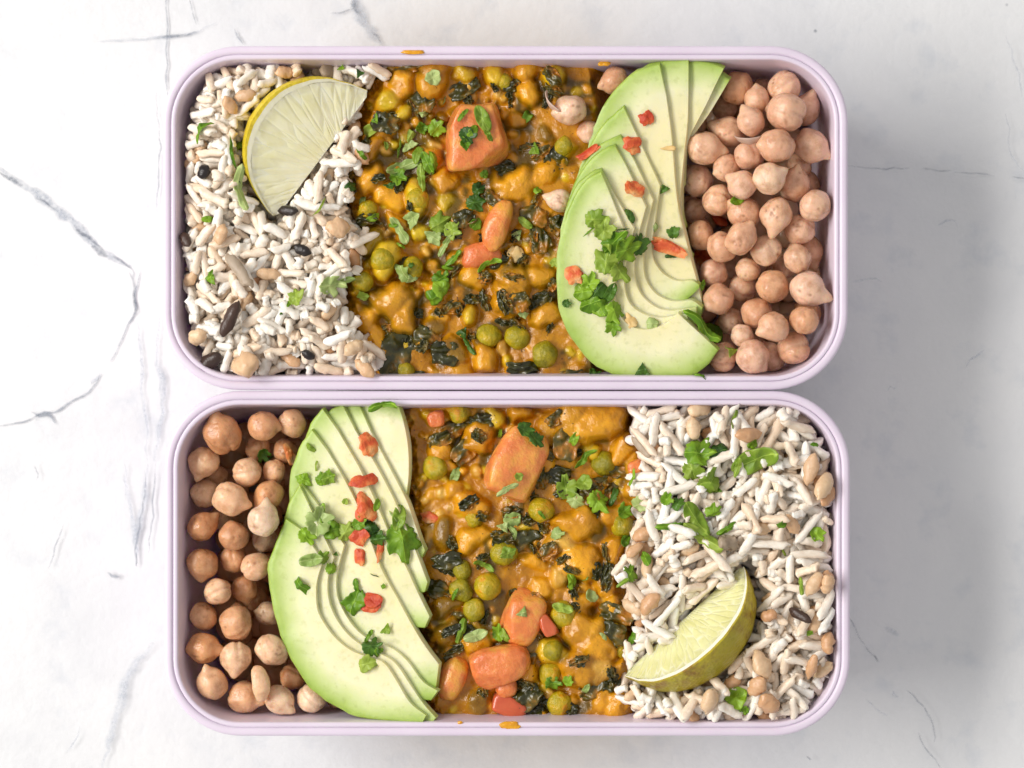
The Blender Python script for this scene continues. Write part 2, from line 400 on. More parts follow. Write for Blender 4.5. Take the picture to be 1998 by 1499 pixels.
crack_n = [0]
def crack(pts, w, mat, taper=True, jit=0.5):
    """a vein in the plaster: a ragged ribbon lying on the table"""
    crack_n[0] += 1
    pts = np.array(pts, float)
    L = np.linalg.norm(np.diff(pts, axis=0), axis=1).sum()
    n = max(8, int(L / 5)); c = catmull(pts, n)
    t = np.gradient(c, axis=0); t /= np.linalg.norm(t, axis=1)[:, None] + 1e-9
    nrm = np.stack([-t[:, 1], t[:, 0]], -1)
    rng = np.random.default_rng(100 + crack_n[0])
    wj = np.interp(np.arange(n), np.arange(0, n + 4, 4)[:len(np.arange(0, n + 4, 4))], rng.uniform(1 - jit, 1 + jit, len(np.arange(0, n + 4, 4))))
    off = np.interp(np.arange(n), np.arange(0, n + 3, 3), rng.normal(0, min(2.0, w * 0.35), len(np.arange(0, n + 3, 3))))
    c = c + nrm * off[:, None]
    env = np.sin(np.linspace(0.08, math.pi - 0.08, n)) ** 0.5 if taper else np.ones(n)
    half = w * 0.42 * wj * env
    V, F, E = [], [], []
    cols = [-1.0, -0.45, 0.45, 1.0]; ev = [0.0, 1.0, 1.0, 0.0]
    z = 0.00006 + 0.00004 * crack_n[0]
    for i in range(n):
        for cc, e in zip(cols, ev):
            q = c[i] + nrm[i] * half[i] * cc
            V.append(P(q[0], q[1], z)); E.append(e * (0.35 + 0.65 * env[i]))
    for i in range(n - 1):
        for j in range(3):
            F.append((i * 4 + j, i * 4 + j + 1, (i + 1) * 4 + j + 1, (i + 1) * 4 + j))
    me = mesh_from('crack', V, F, False); set_float_attr(me, 'edge', E)
    add('crack', me, M[mat], parent=table)

crack([(-10, 325), (50, 365), (110, 405), (150, 445), (190, 482), (225, 505), (256, 521)], 26, 'crack_soft')
crack([(-5, 335), (45, 362)], 10, 'crack_dark'); crack([(70, 385), (108, 412)], 9, 'crack_dark')
crack([(145, 440), (205, 492)], 10, 'crack_dark'); crack([(178, 480), (210, 500)], 16, 'crack_dark')
crack([(222, 500), (240, 512), (256, 524), (260, 545)], 10, 'crack_dark')
crack([(255, 530), (262, 565), (266, 600), (256, 620), (247, 632)], 9, 'crack_dark')
crack([(262, 570), (268, 605), (262, 618)], 6, 'crack_dark')
crack([(276, 525), (264, 570), (262, 610), (248, 640), (232, 680), (216, 706)], 5, 'crack_fine')
crack([(195, 728), (188, 745), (170, 765), (120, 795), (86, 808), (40, 825), (-10, 836)], 7, 'crack_fine')
crack([(198, 728), (180, 752)], 13, 'crack_soft'); crack([(60, 805), (95, 812), (110, 828)], 8, 'crack_fine')
crack([(70, 815), (75, 818)], 5, 'crack_dark')
crack([(325, -10), (325, 40), (325, 92), (326, 190)], 4, 'crack_fine', False)
crack([(190, 82), (260, 78), (320, 73), (380, 64), (420, 45)], 10, 'crack_soft'); crack([(300, 76), (345, 70), (385, 62)], 6, 'crack_dark')
crack([(368, -5), (378, 30), (384, 50)], 4, 'crack_fine'); crack([(455, 58), (475, 88)], 4, 'crack_fine')
crack([(690, -10), (702, 30), (720, 60), (745, 92)], 34, 'crack_soft'); crack([(688, -5), (696, 22), (706, 34)], 18, 'crack_dark')
crack([(645, 28), (688, 16)], 6, 'crack_dark'); crack([(728, 62), (746, 88)], 8, 'crack_dark')
crack([(305, 180), (312, 300), (306, 420)], 4, 'crack_fine')
crack([(268, 630), (278, 700), (276, 760), (284, 830), (286, 900)], 9, 'crack_soft')
crack([(312, 620), (306, 690), (318, 760), (310, 840), (300, 900)], 16, 'crack_soft')
crack([(240, 905), (250, 980), (262, 1050), (268, 1104)], 14, 'crack_soft'); crack([(288, 905), (280, 980), (268, 1050), (268, 1100)], 17, 'crack_soft')
crack([(286, 920), (276, 1000), (266, 1060), (268, 1105)], 5, 'crack_fine'); crack([(306, 900), (298, 990), (290, 1080)], 4, 'crack_fine')
crack([(266, 1080), (269, 1106)], 7, 'crack_dark')
crack([(210, 1118), (235, 1125)], 9, 'crack_fine'); crack([(125, 1020), (110, 1060), (95, 1110)], 3, 'crack_fine')
crack([(66, 910), (76, 925), (72, 938)], 4, 'crack_fine')
crack([(300, 1255), (255, 1310), (232, 1380), (210, 1450), (202, 1505)], 24, 'crack_soft'); crack([(160, 1420), (130, 1470)], 5, 'crack_soft')
crack([(1650, 322), (1700, 328), (1775, 330)], 4, 'crack_fine'); crack([(1798, 330), (1825, 333), (1855, 335)], 5, 'crack_dark')
crack([(1860, 336), (1940, 342)], 3, 'crack_fine'); crack([(1975, 346), (2002, 347)], 4, 'crack_fine')
crack([(1960, 222), (1968, 260), (1972, 300), (1998, 335)], 4, 'crack_soft')
crack([(1655, 1200), (1678, 1245), (1700, 1275), (1712, 1292)], 4, 'crack_fine'); crack([(1706, 1275), (1714, 1293)], 8, 'crack_dark')
crack([(1770, 1345), (1800, 1380), (1818, 1410), (1822, 1450)], 4, 'crack_fine'); crack([(1790, 1430), (1815, 1470), (1840, 1505)], 6, 'crack_fine')
crack([(1690, 1365), (1712, 1385), (1732, 1396)], 6, 'crack_soft'); crack([(1740, 1350), (1752, 1362)], 9, 'crack_soft')
crack([(1725, 1225), (1755, 1240)], 12, 'crack_soft'); crack([(1960, 70), (1985, 130), (1992, 190)], 5, 'crack_soft')
crack([(1575, 1475), (1580, 1485)], 7, 'crack_fine'); crack([(1885, 720), (1895, 705), (1920, 680)], 5, 'crack_soft')
crack([(1730, 760), (1748, 755)], 6, 'crack_soft'); crack([(1660, 552), (1690, 545), (1720, 552)], 8, 'crack_soft')
crack([(1830, 440), (1860, 430), (1872, 445)], 6, 'crack_soft')

# ------------------------------------------------------------------ the two boxes
def rr_pts(x0, x1, y0, y1, R, n=14):
    out = []
    for cx, cy, a0 in ((x1 - R, y1 - R, 0), (x0 + R, y1 - R, 90), (x0 + R, y0 + R, 180), (x1 - R, y0 + R, 270)):
        for k in range(n + 1):
            a = math.radians(a0 + 90 * k / n); out.append((cx + R * math.cos(a), cy + R * math.sin(a)))
    return out

def loft(rect, profile, R, cap_last=False, cap_first=False):
    x0, x1, y0, y1 = rect
    V, F = [], []
    for ins, z in profile:
        for (x, y) in rr_pts(x0 + ins, x1 - ins, y0 + ins, y1 - ins, max(R - ins, 0.003)): V.append((x, y, z))
    n = len(V) // len(profile)
    for i in range(len(profile) - 1):
        for j in range(n):
            k = (j + 1) % n
            F.append((i * n + j, i * n + k, (i + 1) * n + k, (i + 1) * n + j))
    if cap_last: F.append([(len(profile) - 1) * n + j for j in range(n)])
    if cap_first: F.append([j for j in range(n)][::-1])
    return V, F

def box(px0, px1, py0, py1, label):
    a = P(px0, py1); b = P(px1, py0)
    rect = (a.x, b.x, a.y, b.y); mm = 0.001; R = 150 * PX
    base = Vector(((a.x + b.x) / 2, (a.y + b.y) / 2, 0))
    root = add('lunch_box', None, label=label, cat='lunch box', loc=base)
    rim = [(2.40, ZR - 0.75 * mm), (2.22, ZR - 0.35 * mm), (1.95, ZR - 0.08 * mm), (1.5, ZR), (0.9, ZR), (0.45, ZR - 0.15 * mm), (0.12, ZR - 0.5 * mm), (0, ZR - 1.1 * mm),
           (0.05, ZR - 4.6 * mm), (0.3, ZR - 5.0 * mm), (1.6, ZR - 5.0 * mm)]
    V, F = loft(rect, [(i * mm, z) for i, z in rim], R)
    o = add('rim', mesh_from('rim', V, F), M['box'], parent=root); o.location = -base
    body = [(9.0, 0.0004), (7.6, 0.0012), (6.6, 0.003), (5.6, 0.008), (2.6, ZR - 6 * mm), (2.45, ZR - 4 * mm), (2.45, ZR - 0.7 * mm), (2.52, ZR - 0.42 * mm), (2.7, ZR - 0.28 * mm),
            (3.35, ZR - 0.3 * mm), (3.7, ZR - 0.55 * mm), (3.85, ZR - 1.2 * mm), (4.5, ZR - 8 * mm), (5.9, ZR - 22 * mm), (7.2, 0.008), (8.6, 0.0045), (11.5, 0.003)]
    V, F = loft(rect, [(i * mm, z) for i, z in body], R, True, True)
    o = add('body', mesh_from('body', V, F), M['box'], parent=root); o.location = -base
    return root

BOX_U = box(316, 1655, 89, 761.0, 'upper pale lilac lunch box with a lime wedge at its left end')
BOX_L = box(320, 1659, 763.0, 1437, 'lower pale lilac lunch box with a lime wedge at its right end')

# ------------------------------------------------------------------ label helper
ORD = ['', 'second', 'third', 'fourth', 'fifth', 'sixth', 'seventh', 'eighth', 'ninth', 'tenth', 'eleventh', 'twelfth', 'thirteenth', 'fourteenth', 'fifteenth', 'sixteenth', 'seventeenth', 'eighteenth', 'nineteenth', 'twentieth', 'twenty-first', 'twenty-second', 'twenty-third', 'twenty-fourth']
MARKS = {'U': [('the lime wedge', 580, 300), ('the big orange carrot cube', 930, 270), ('the long orange carrot piece', 955, 470), ('the bare green pea', 803, 523),
               ('the round pale seed', 1005, 494), ('the avocado fan', 1200, 600), ('the avocado top', 1330, 160), ('the chickpeas', 1500, 480), ('the wrinkled spinach clump', 785, 680), ('the long black grain', 448, 622)],
         'L': [('the lime wedge', 1350, 1240), ('the big carrot slab', 1005, 905), ('the pale carrot lump', 975, 1300), ('the avocado fan', 660, 1010), ('the avocado bottom', 700, 1290),
               ('the pair of reddish grains', 1595, 930), ('the chickpeas', 450, 1050), ('the dark spinach clump', 1105, 855), ('the twin green peas', 925, 1148)]}
_pending = []
def later(o, stem_, px, py, box_):
    """finds the nearest landmark; labels are written at the end so that each is different"""
    best = min(MARKS[box_], key=lambda m: (m[1] - px) ** 2 + (m[2] - py) ** 2)
    dx, dy = px - best[1], py - best[2]
    d = 'right of' if abs(dx) > abs(dy) and dx > 0 else 'left of' if abs(dx) > abs(dy) else 'below' if dy > 0 else 'above'
    _pending.append((o, stem_, d, best[0], 'upper' if box_ == 'U' else 'lower', math.hypot(dx, dy)))

def write_labels():
    g = {}
    for e in _pending: g.setdefault(e[1:5], []).append(e)
    for k, es in g.items():
        es.sort(key=lambda e: e[5])
        for i, e in enumerate(es):
            rank = '' if len(es) == 1 else ('closest ' if i == 0 else ORD[min(i, 19)] + ' closest ')
            e[0]['label'] = f"{k[0]} {rank}{k[1]} {k[2]}, {k[3]} box".replace('  ', ' ')

def write_rows(items, what, boxname, rowh):
    """rows from the top of the picture, then counted from the left"""
    items.sort(key=lambda e: e[1]); rows = []; cur = []; y0 = None
    for e in items:
        if y0 is None or e[1] - y0 > rowh:
            cur = []; rows.append(cur); y0 = e[1]
        cur.append(e)
    for r, row in enumerate(rows):
        row.sort(key=lambda e: e[0])
        for c, e in enumerate(row):
            rn = 'top' if r == 0 else 'bottom' if r == len(rows) - 1 else ORD[r]
            pos = 'leftmost' if c == 0 else 'rightmost' if c == len(row) - 1 else ORD[c] + ' from left'
            if len(row) == 1: pos = 'only one'
            e[2]['label'] = f"{e[3]} {what} in {boxname} box, {pos} in {rn} row".replace('  ', ' ')

# ------------------------------------------------------------------ chickpeas
def chickpea_mesh(seed):
    rng = np.random.default_rng(seed)
    v, f = ico(4)
    th = np.arccos(np.clip(v[:, 0], -1, 1))
    r = np.ones(len(v)) * 0.95
    bl = rng.uniform(0.20, 0.40); bw = rng.uniform(0.20, 0.29)
    r += bl * np.exp(-(th / bw) ** 2) + 0.07 * np.exp(-(th / 0.75) ** 2)
    # two halves: a shallow seam running back from the beak, a dent at the far end
    seam_off = rng.uniform(-0.25, 0.25)
    depth = rng.uniform(0.04, 0.12)
    r -= depth * np.exp(-((v[:, 1] - seam_off * (1 - v[:, 0] ** 2)) / 0.10) ** 2) * np.clip(0.5 - 0.7 * v[:, 0], 0.0, 1.0) * 1.2
    r -= rng.uniform(0.02, 0.09) * np.exp(-((math.pi - th) / 0.35) ** 2)
    # a second lobe beside the beak
    d = np.array([rng.uniform(0.2, 0.7), rng.uniform(-0.8, 0.8), rng.uniform(-0.8, 0.8)]); d /= np.linalg.norm(d)
    r += rng.uniform(0.0, 0.09) * np.exp(-((1 - v @ d) / 0.18))
    # flattened sides where it was pressed in the pod
    for _ in range(3):
        d = rng.normal(size=3); d /= np.linalg.norm(d)
        s = np.clip(v @ d - 0.72, 0, 1); r -= rng.uniform(0.2, 0.5) * s ** 1.3 * 0.55
    nn = np.array([nz(p, 1.3, seed * 3.1) for p in v]); r += 0.11 * nn
    n2 = np.array([nz(p, 3.6, seed * 1.3 + 9) for p in v]); r += 0.018 * n2
    n3 = np.array([1 - abs(nz((p[0] * 1.0, p[1] * 1.3, p[2] * 1.3), 1.1, seed * 0.7)) for p in v]); cre = np.clip((n3 - 0.93) / 0.07, 0, 1) * np.clip(np.array([nz(p, 0.9, seed + 31.0) for p in v]) * 3, 0, 1); r -= 0.05 * cre
    q = v * r[:, None] * np.array([1.0, rng.uniform(0.90, 1.0), rng.uniform(0.86, 0.97)])
    # the beak is hooked to one side
    hook = np.exp(-(th / 0.35) ** 2); q[:, 1] += 0.10 * hook * rng.choice([-1, 1])
    me = mesh_from('chickpea', q, f); set_float_attr(me, 'beak', 0.5 * np.exp(-(th / 0.33) ** 2)); set_float_attr(me, 'crease', 0.8 * cre)
    me.materials.append(M['chickpea'])
    return me
CP = [chickpea_mesh(s) for s in range(14)]

# x, y, radius, layer (2 top, 1 middle, 0 low), beak heading in degrees (counter-clockwise from right) or None, look
UP_CP = [(1438,166,36,1,None,'tan'),(1478,198,30,1,100,'tan'),(1532,162,36,1.5,None,'wrinkled'),(1535,219,41,2,None,'large pinkish'),(1590,212,34,1,70,'tan'),
 (1466,239,30,2,120,'orange-tinted'),(1422,258,33,1,160,'tan'),(1516,284,38,2,185,'pinkish'),(1593,284,37,1.5,-30,'tan'),(1374,289,37,1,-10,'brownish'),
 (1463,303,32,1.5,None,'creased'),(1361,354,34,.6,None,'brownish'),(1418,327,30,1,200,'tan'),(1449,361,32,2,150,'pinkish'),(1499,349,35,2.4,25,'pale beaked'),
 (1550,363,35,1,80,'tan'),(1401,392,34,1,None,'brownish'),(1514,418,34,2,-100,'beaked'),(1595,402,34,2,None,'pinkish'),(1454,416,33,1.5,150,'pinkish'),
 (1560,322,28,.6,None,'half hidden'),(1598,361,28,.3,None,'half hidden'),(1487,147,27,0,None,'deep shaded'),(1413,210,28,0,None,'deep shaded'),
 (1367,457,30,.8,-60,'brownish'),(1445,467,34,2.2,60,'glossy'),(1408,482,33,1.4,None,'pinkish'),(1495,489,33,1.4,None,'two-lobed'),(1561,447,33,1.5,None,'tan'),
 (1557,506,31,2,None,'pale'),(1606,489,33,.8,-70,'brownish'),(1460,526,27,.8,None,'tan'),(1391,533,32,.8,None,'brownish'),(1507,558,35,1.8,None,'two-tone'),
 (1576,563,36,2,-25,'pale beaked'),(1404,583,33,1.5,215,'tan'),(1448,563,30,.5,None,'deep shaded'),(1478,612,34,1.5,None,'brownish'),(1448,654,25,1.8,None,'small pale'),
 (1511,637,33,2.2,205,'pinkish'),(1569,625,31,2,None,'squarish'),(1608,610,30,.6,None,'half hidden'),(1554,686,35,1.8,None,'tan'),(1411,713,31,1.5,None,'two-lobed'),
 (1468,709,36,1.9,-40,'pinkish'),(1502,694,32,.9,None,'half hidden'),(1426,627,28,.5,None,'deep shaded'),(1618,533,25,.3,None,'deep shaded'),
 (1355,412,28,.1,None,'deep shaded'),(1530,520,26,.1,None,'deep shaded')]
LO_CP = [(435,848,40,2,112,'large beaked'),(512,830,33,2,-10,'split-tipped'),(570,818,31,1.8,None,'smooth round'),(394,900,33,1.6,-105,'beaked'),(482,921,33,1.6,None,'tan'),
 (557,880,27,.8,None,'half hidden'),(394,964,30,1.0,None,'brownish'),(448,973,38,2,-22,'large beaked'),(525,966,32,1.8,230,'glossy'),(514,1016,34,2.5,82,'whitish beaked'),
 (392,1028,32,1.8,40,'beaked'),(455,1046,32,2,None,'tan'),(535,919,25,.8,-80,'half hidden'),(503,873,28,.6,None,'half hidden'),(391,1100,33,1.8,-98,'beaked'),
 (456,1090,30,1,None,'half hidden'),(500,1106,31,1.8,None,'tan'),(425,1154,31,1.8,None,'tan'),(478,1147,30,.8,-85,'beaked shaded'),(394,1201,29,1.3,None,'creased'),
 (460,1216,35,1.7,None,'large round'),(525,1198,27,.6,165,'half hidden'),(389,1265,34,1.8,-5,'tan'),(461,1282,35,2.2,-90,'heart-shaped'),(530,1268,34,2,None,'glossy'),
 (414,1334,34,2,110,'beaked'),(475,1364,34,1.5,-8,'tan'),(544,1369,31,1.8,-40,'pale'),(572,1320,30,.7,None,'deep shaded'),
 (609,1376,33,1.6,None,'pale pinkish'),(516,1053,28,.6,None,'half hidden'),(655,1386,22,.5,None,'deep shaded'),(420,930,26,.1,None,'deep shaded'),(430,1010,26,.0,None,'deep shaded'),(500,1170,27,.0,None,'deep shaded')]
CURRY_CP = [(1113,215,35,1.9,190,'pale orange-cheeked'),(1200,155,30,1.3,200,'tan half-covered'),(1150,258,26,1.0,None,'half hidden'),(1093,392,25,1.5,160,'cream')]

def inside(p, R, bx):
    q = [P(316, 761), P(1655, 89)] if bx == 'upper' else [P(320, 1437), P(1659, 763)]
    ins = float(np.interp(ZR - p.z, [0, 0.008, 0.022, 0.045], [0.0040, 0.0047, 0.0062, 0.0090])) + R * 0.97
    x0, x1, y0, y1 = q[0].x + ins, q[1].x - ins, q[0].y + ins, q[1].y - ins
    rc = max(150 * PX - ins, 0.002)
    x, y = min(max(p.x, x0), x1), min(max(p.y, y0), y1)
    cx, cy = min(max(x, x0 + rc), x1 - rc), min(max(y, y0 + rc), y1 - rc)
    d = math.hypot(x - cx, y - cy)
    if d > rc: x, y = cx + (x - cx) * rc / d, cy + (y - cy) * rc / d
    return Vector((x, y, p.z))

def place_chickpeas(lst, z_low, z_top, boxname, group, pinkv):
    placed = []; rows = []
    for (x, y, r, lay, beak, look) in sorted(lst, key=lambda e: e[3]):
        R = r * PX
        z = z_low + (z_top - z_low) * (lay / 2.2) ** 0.75
        p = P(x, y, z)
        for q, rq in placed:                       # rest on the ones below
            dxy = math.hypot(p.x - q.x, p.y - q.y); m = (R + rq) * 0.96
            if dxy < m: z = max(z, min(q.z + math.sqrt(m * m - dxy * dxy), z + 0.0035))
        z = min(z, ZR + 0.002 - R * 0.3)
        p = inside(P(x, y, z), R, boxname); placed.append((p, R))
        me = CP[random.randrange(len(CP))]
        o = add('chickpea', me, cat='chickpea', group=group, loc=p)
        if beak is None:
            h = random.uniform(0, 360); el = random.uniform(-70, -25)
        else: h = beak; el = random.uniform(2, 22)
        X = Vector((math.cos(math.radians(h)) * math.cos(math.radians(el)), math.sin(math.radians(h)) * math.cos(math.radians(el)), math.sin(math.radians(el))))
        rot = X.to_track_quat('X', 'Z').to_matrix() @ Matrix.Rotation(random.uniform(0, 6.28), 3, 'X')
        o.rotation_euler = rot.to_euler()
        sv = random.uniform(0.94, 1.08); o.scale = (R * sv, R * random.uniform(0.96, 1.06) , R * 1.02)
        o['tone'] = 0.85 if look in ('whitish beaked', 'cream') else 0.45 if 'pale' in look else random.uniform(0, 0.15)
        o['pink'] = random.uniform(0.5, 0.9) * pinkv if 'pink' in look else random.uniform(0.25, 0.8) * pinkv
        rows.append((x, y, o, look))
    return rows
rows = place_chickpeas(UP_CP, ZR - 0.0205, ZR - 0.0050, 'upper', 'chickpeas heaped in the upper box', 0.9)
write_rows(rows, 'chickpea', 'upper', 34)
rows = place_chickpeas(LO_CP, ZR - 0.0210, ZR - 0.0065, 'lower', 'chickpeas heaped in the lower box', 0.15)
write_rows(rows, 'chickpea', 'lower', 34)
for (x, y, o, look) in place_chickpeas(CURRY_CP, ZR - 0.0125, ZR - 0.0045, 'upper', 'chickpeas lying beside the upper curry', 0.7):
    o['label'] = f'{look} chickpea between the curry and avocado, ' + {1113: 'in open sauce', 1200: 'under the avocado top', 1150: 'below the orange-cheeked one', 1093: 'near the avocado middle'}[x]
    if x in (1113,): o['tone'] = 0.5

# broken half chickpea
v, f = ico(3); v = v * np.array([1.0, 0.62, 0.55]); v[:, 1] = np.where(v[:, 1] < -0.15, -0.15 + 0.15 * (v[:, 1] + 0.15), v[:, 1]); v += 0.05 * np.array([[nz(p, 2, 3), nz(p, 2, 5), nz(p, 2, 8)] for p in v])
me = mesh_from('chickpea_half', v, f); set_float_attr(me, 'beak', np.zeros(len(v)))
o = add('chickpea_half', me, M['chickpea'], label='orange split chickpea half lying on the lower box chickpeas', cat='chickpea', loc=P(505, 1334, ZR - 0.0032))
o.scale = (37 * PX,) * 3; o.rotation_euler = (0.3, 0.1, math.radians(-82)); o['tone'] = 0.0; o['pink'] = 0.0

# the buried chickpeas seen only as dark shapes in the gaps
def buried(rect, name, label):
    V, F = [], []; v, f = ico(2); n = 0
    for y in range(rect[1], rect[3], 58):
        for x in range(rect[0], rect[2], 64):
            for lv in (0, 1):
                p = P(x + random.uniform(-14, 14) + 30 * lv, y + random.uniform(-14, 14) + 28 * lv, ZR - 0.0380 - 0.0030 * lv + random.uniform(-.001, .001)); r = random.uniform(29, 33) * PX; p = inside(p, r, 'upper' if rect[1] < 700 else 'lower')
                for q in v: V.append(Vector(q) * r + p)
                F += [[i + n for i in t] for t in f]; n += len(v)
    me = mesh_from(name, V, F); set_float_attr(me, 'beak', np.zeros(len(V)))
    o = add(name, me, M['chickpea'], label=label, cat='chickpeas', kind='stuff'); o['tone'] = 0.0; o['pink'] = 0.2
buried((1350, 170, 1600, 730), 'buried_chickpeas', 'deeper chickpeas glimpsed in dark gaps of the upper heap')
buried((400, 830, 640, 1380), 'buried_chickpeas', 'deeper chickpeas glimpsed in dark gaps of the lower heap')

# loose chickpea skins
def shell(px, py, z, r, ang, a0, a1, label):
    V, F = [], []; N, K = 14, 6
    for i in range(N + 1):
        for j in range(K + 1):
            a = math.radians(a0 + (a1 - a0) * i / N); w = (j / K - 0.5) * (0.55 * math.sin(math.pi * (i + 0.6) / (N + 1.2)) + 0.05)
            rr = 1 + 0.05 * nz((a, w, 0), 3, r)
            V.append((math.cos(a) * rr * math.cos(w), math.sin(a) * rr * math.cos(w), math.sin(w) * rr * 1.2))
    for i in range(N):
        for j in range(K): F.append((i * (K + 1) + j, i * (K + 1) + j + 1, (i + 1) * (K + 1) + j + 1, (i + 1) * (K + 1) + j))
    o = add('chickpea_skin', mesh_from('chickpea_skin', V, F), M['skin'], label=label, cat='chickpea skin', loc=P(px, py, z))
    o.scale = (r * PX,) * 3; o.rotation_euler = (math.radians(25), 0, math.radians(ang))
    s = o.modifiers.new('thick', 'SOLIDIFY'); s.thickness = 0.05
shell(1100, 186, ZR - 0.003, 34, 200, -40, 60, 'curled translucent chickpea skin on the upper curry')
shell(1462, 246, ZR - 0.0005, 34, 215, 0, 100, 'curled chickpea skin among the upper box chickpeas')

# ------------------------------------------------------------------ curry sauce
C_SAUCE = np.array([0.55, 0.235, 0.004]); C_ORANGE = np.array([0.74, 0.340, 0.010]); C_YELLOW = np.array([0.68, 0.46, 0.012]); C_PALE = np.array([0.70, 0.40, 0.06]); C_BROWN = np.array([0.20, 0.105, 0.005])
KC = {'o': C_ORANGE, 'y': C_YELLOW, 'p': C_PALE, 'b': C_BROWN}
def curry(name, x0, x1, y0, y1, left, right, lumps, base, seed, label):
    st = 1.6
    xs = np.arange(x0, x1, st); ys = np.arange(y0, y1, st)
    X, Y = np.meshgrid(xs, ys); rng = np.random.default_rng(seed)
    sh = X.shape
    h = base + fbm2(sh, [90, 40, 18, 8], [1.2, 1.0, 0.55, 0.22], rng) * 0.001
    col = C_SAUCE[None, None, :] * (1 + 0.22 * vnoise(sh, 30, rng))[..., None]
    g = np.clip((fbm2(sh, [42, 17, 7], [1, .6, .35], rng) - 0.17) * 3.4, 0, 0.88)[..., None]      # wilted greens stirred through
    col = col * (1 - g) + np.array([0.100, 0.066, 0.003]) * g
    # small bits scattered through the sauce
    allp = list(lumps)
    for _ in range(420):
        allp.append((rng.uniform(x0, x1), rng.uniform(y0, y1), rng.uniform(4, 15), rng.choice(['o', 'o', 'y', 'b', 'p']), rng.uniform(-0.1, 0.55)))
    wx = 13 * vnoise(sh, 26, rng) + 5 * vnoise(sh, 9, rng); wy = 13 * vnoise(sh, 26, rng) + 5 * vnoise(sh, 9, rng)
    for L in allp:
        lx, ly, r, k = L[:4]; up = L[4] if len(L) > 4 else 0.55
        e = rng.uniform(0.8, 1.25); a = rng.uniform(0, math.pi)
        dx = (X + wx * min(1, r / 30) - lx); dy = (Y + wy * min(1, r / 30) - ly)
        u = (dx * math.cos(a) + dy * math.sin(a)) * e; w_ = (-dx * math.sin(a) + dy * math.cos(a)) / e
        t2 = (u * u + w_ * w_) / (r * r)
        zc = base + (up - 0.45) * r * PX
        hl = np.where(t2 < 1, zc + r * PX * np.sqrt(np.clip(1 - t2, 0, 1)) * 0.80, -1)
        hit = hl > h
        h = np.where(hit, hl, h)
        cw = np.clip(1.5 * (1 - t2), 0, 1)[..., None] * 0.9
        cc = KC[k] * rng.uniform(0.85, 1.12)
        col = np.where(hit[..., None], col * (1 - cw) + cc * cw, col)
    h = blur(h, 6); h += fbm2(sh, [14, 7, 3.5], [0.34, 0.14, 0.04], rng) * 0.001
    for c in range(3): col[..., c] = blur(col[..., c], 5)
    lb = np.interp(Y, [p[1] for p in left], [p[0] for p in left]) + 10 * vnoise(sh, 12, rng) + 8 * vnoise(sh, 5, rng); rb = np.interp(Y, [p[1] for p in right], [p[0] for p in right]) + 10 * vnoise(sh, 12, rng)
    din = np.minimum(X - lb, rb - X)
    h -= np.clip(14 - din, 0, 60) ** 1.15 * 0.9 * PX
    h = np.maximum(h, ZR - 0.026)
    h = np.minimum(h, ZR - 0.0006)
    pos = P_arr(X, Y, h).reshape(-1, 3)
    # the sauce is a body down to the floor of the box
    nr, nc = sh; F = []
    idx = np.arange(nr * nc).reshape(sh)
    q = np.stack([idx[:-1, :-1], idx[1:, :-1], idx[1:, 1:], idx[:-1, 1:]], -1).reshape(-1, 4)
    ring = np.concatenate([idx[0, :], idx[1:, -1], idx[-1, -2::-1], idx[-2:0, 0]])
    low = pos[ring].copy(); low[:, 2] = 0.006
    n0 = len(pos); verts = np.vstack([pos, low]); m = len(ring)
    side = np.array([(ring[i], ring[(i + 1) % m], n0 + (i + 1) % m, n0 + i) for i in range(m)])
    faces = np.vstack([q, side])
    me = bpy.data.meshes.new(name)
    me.vertices.add(len(verts)); me.vertices.foreach_set('co', verts.astype(np.float32).ravel())
    me.loops.add(faces.size); me.loops.foreach_set('vertex_index', faces.astype(np.int32).ravel())
    me.polygons.add(len(faces)); me.polygons.foreach_set('loop_start', np.arange(0, faces.size, 4, dtype=np.int32))
    me.update(calc_edges=True); me.validate(); me.shade_smooth()
    set_color_attr(me, 'tint', np.vstack([col.reshape(-1, 3), np.tile(C_SAUCE, (m, 1))]))
    add(name, me, M['curry'], label=label, cat='curry')
    return lambda x, y: float(h[int(np.clip((y - y0) / st, 0, nr - 1)), int(np.clip((x - x0) / st, 0, nc - 1))])

UL = [(749,200,26,'y'),(785,222,22,'y'),(782,160,28,'o'),(848,153,34,'o'),(905,142,22,'y'),(963,153,22,'y'),(1027,137,24,'o',.7),(1032,180,25,'o',.7),(1086,151,26,'y',.7),(1010,236,16,'o'),
 (723,349,34,'o',.7),(761,386,28,'o',.6),(810,391,29,'y',.8),(867,356,25,'o',.6),(867,396,22,'y'),(716,412,23,'y',.7),(730,290,25,'o'),(1013,360,44,'o',.4),(1060,337,27,'o',.5),(973,405,30,'o',.5),(1102,290,25,'y'),
 (747,506,33,'y',.8),(702,551,26,'y',.8),(716,469,24,'y'),(759,586,42,'o',.5),(853,570,22,'o'),(792,622,36,'o',.5),(989,579,38,'o',.6),(1001,544,35,'o',.45),(1060,615,32,'o',.5),(825,673,18,'o',.8),(919,617,17,'y',.8),
 (883,685,24,'b',.5),(942,704,27,'o',.6),(730,669,32,'o',.5),(710,620,26,'o',.5),(930,540,30,'o',.3),(1050,540,26,'o',.4),(1040,460,22,'b',.4),(900,430,24,'o',.4),(820,450,26,'y',.4),(770,440,24,'o',.5),(690,600,18,'o',.4),
 (1090,180,20,'b',.4),(1060,260,26,'b',.3),(850,640,22,'b',.4),(740,720,26,'o',.4),(890,730,30,'o',.3),(1010,725,26,'o',.3),(830,310,30,'o',.3),(745,250,22,'o',.5),(900,500,20,'o',.3)]
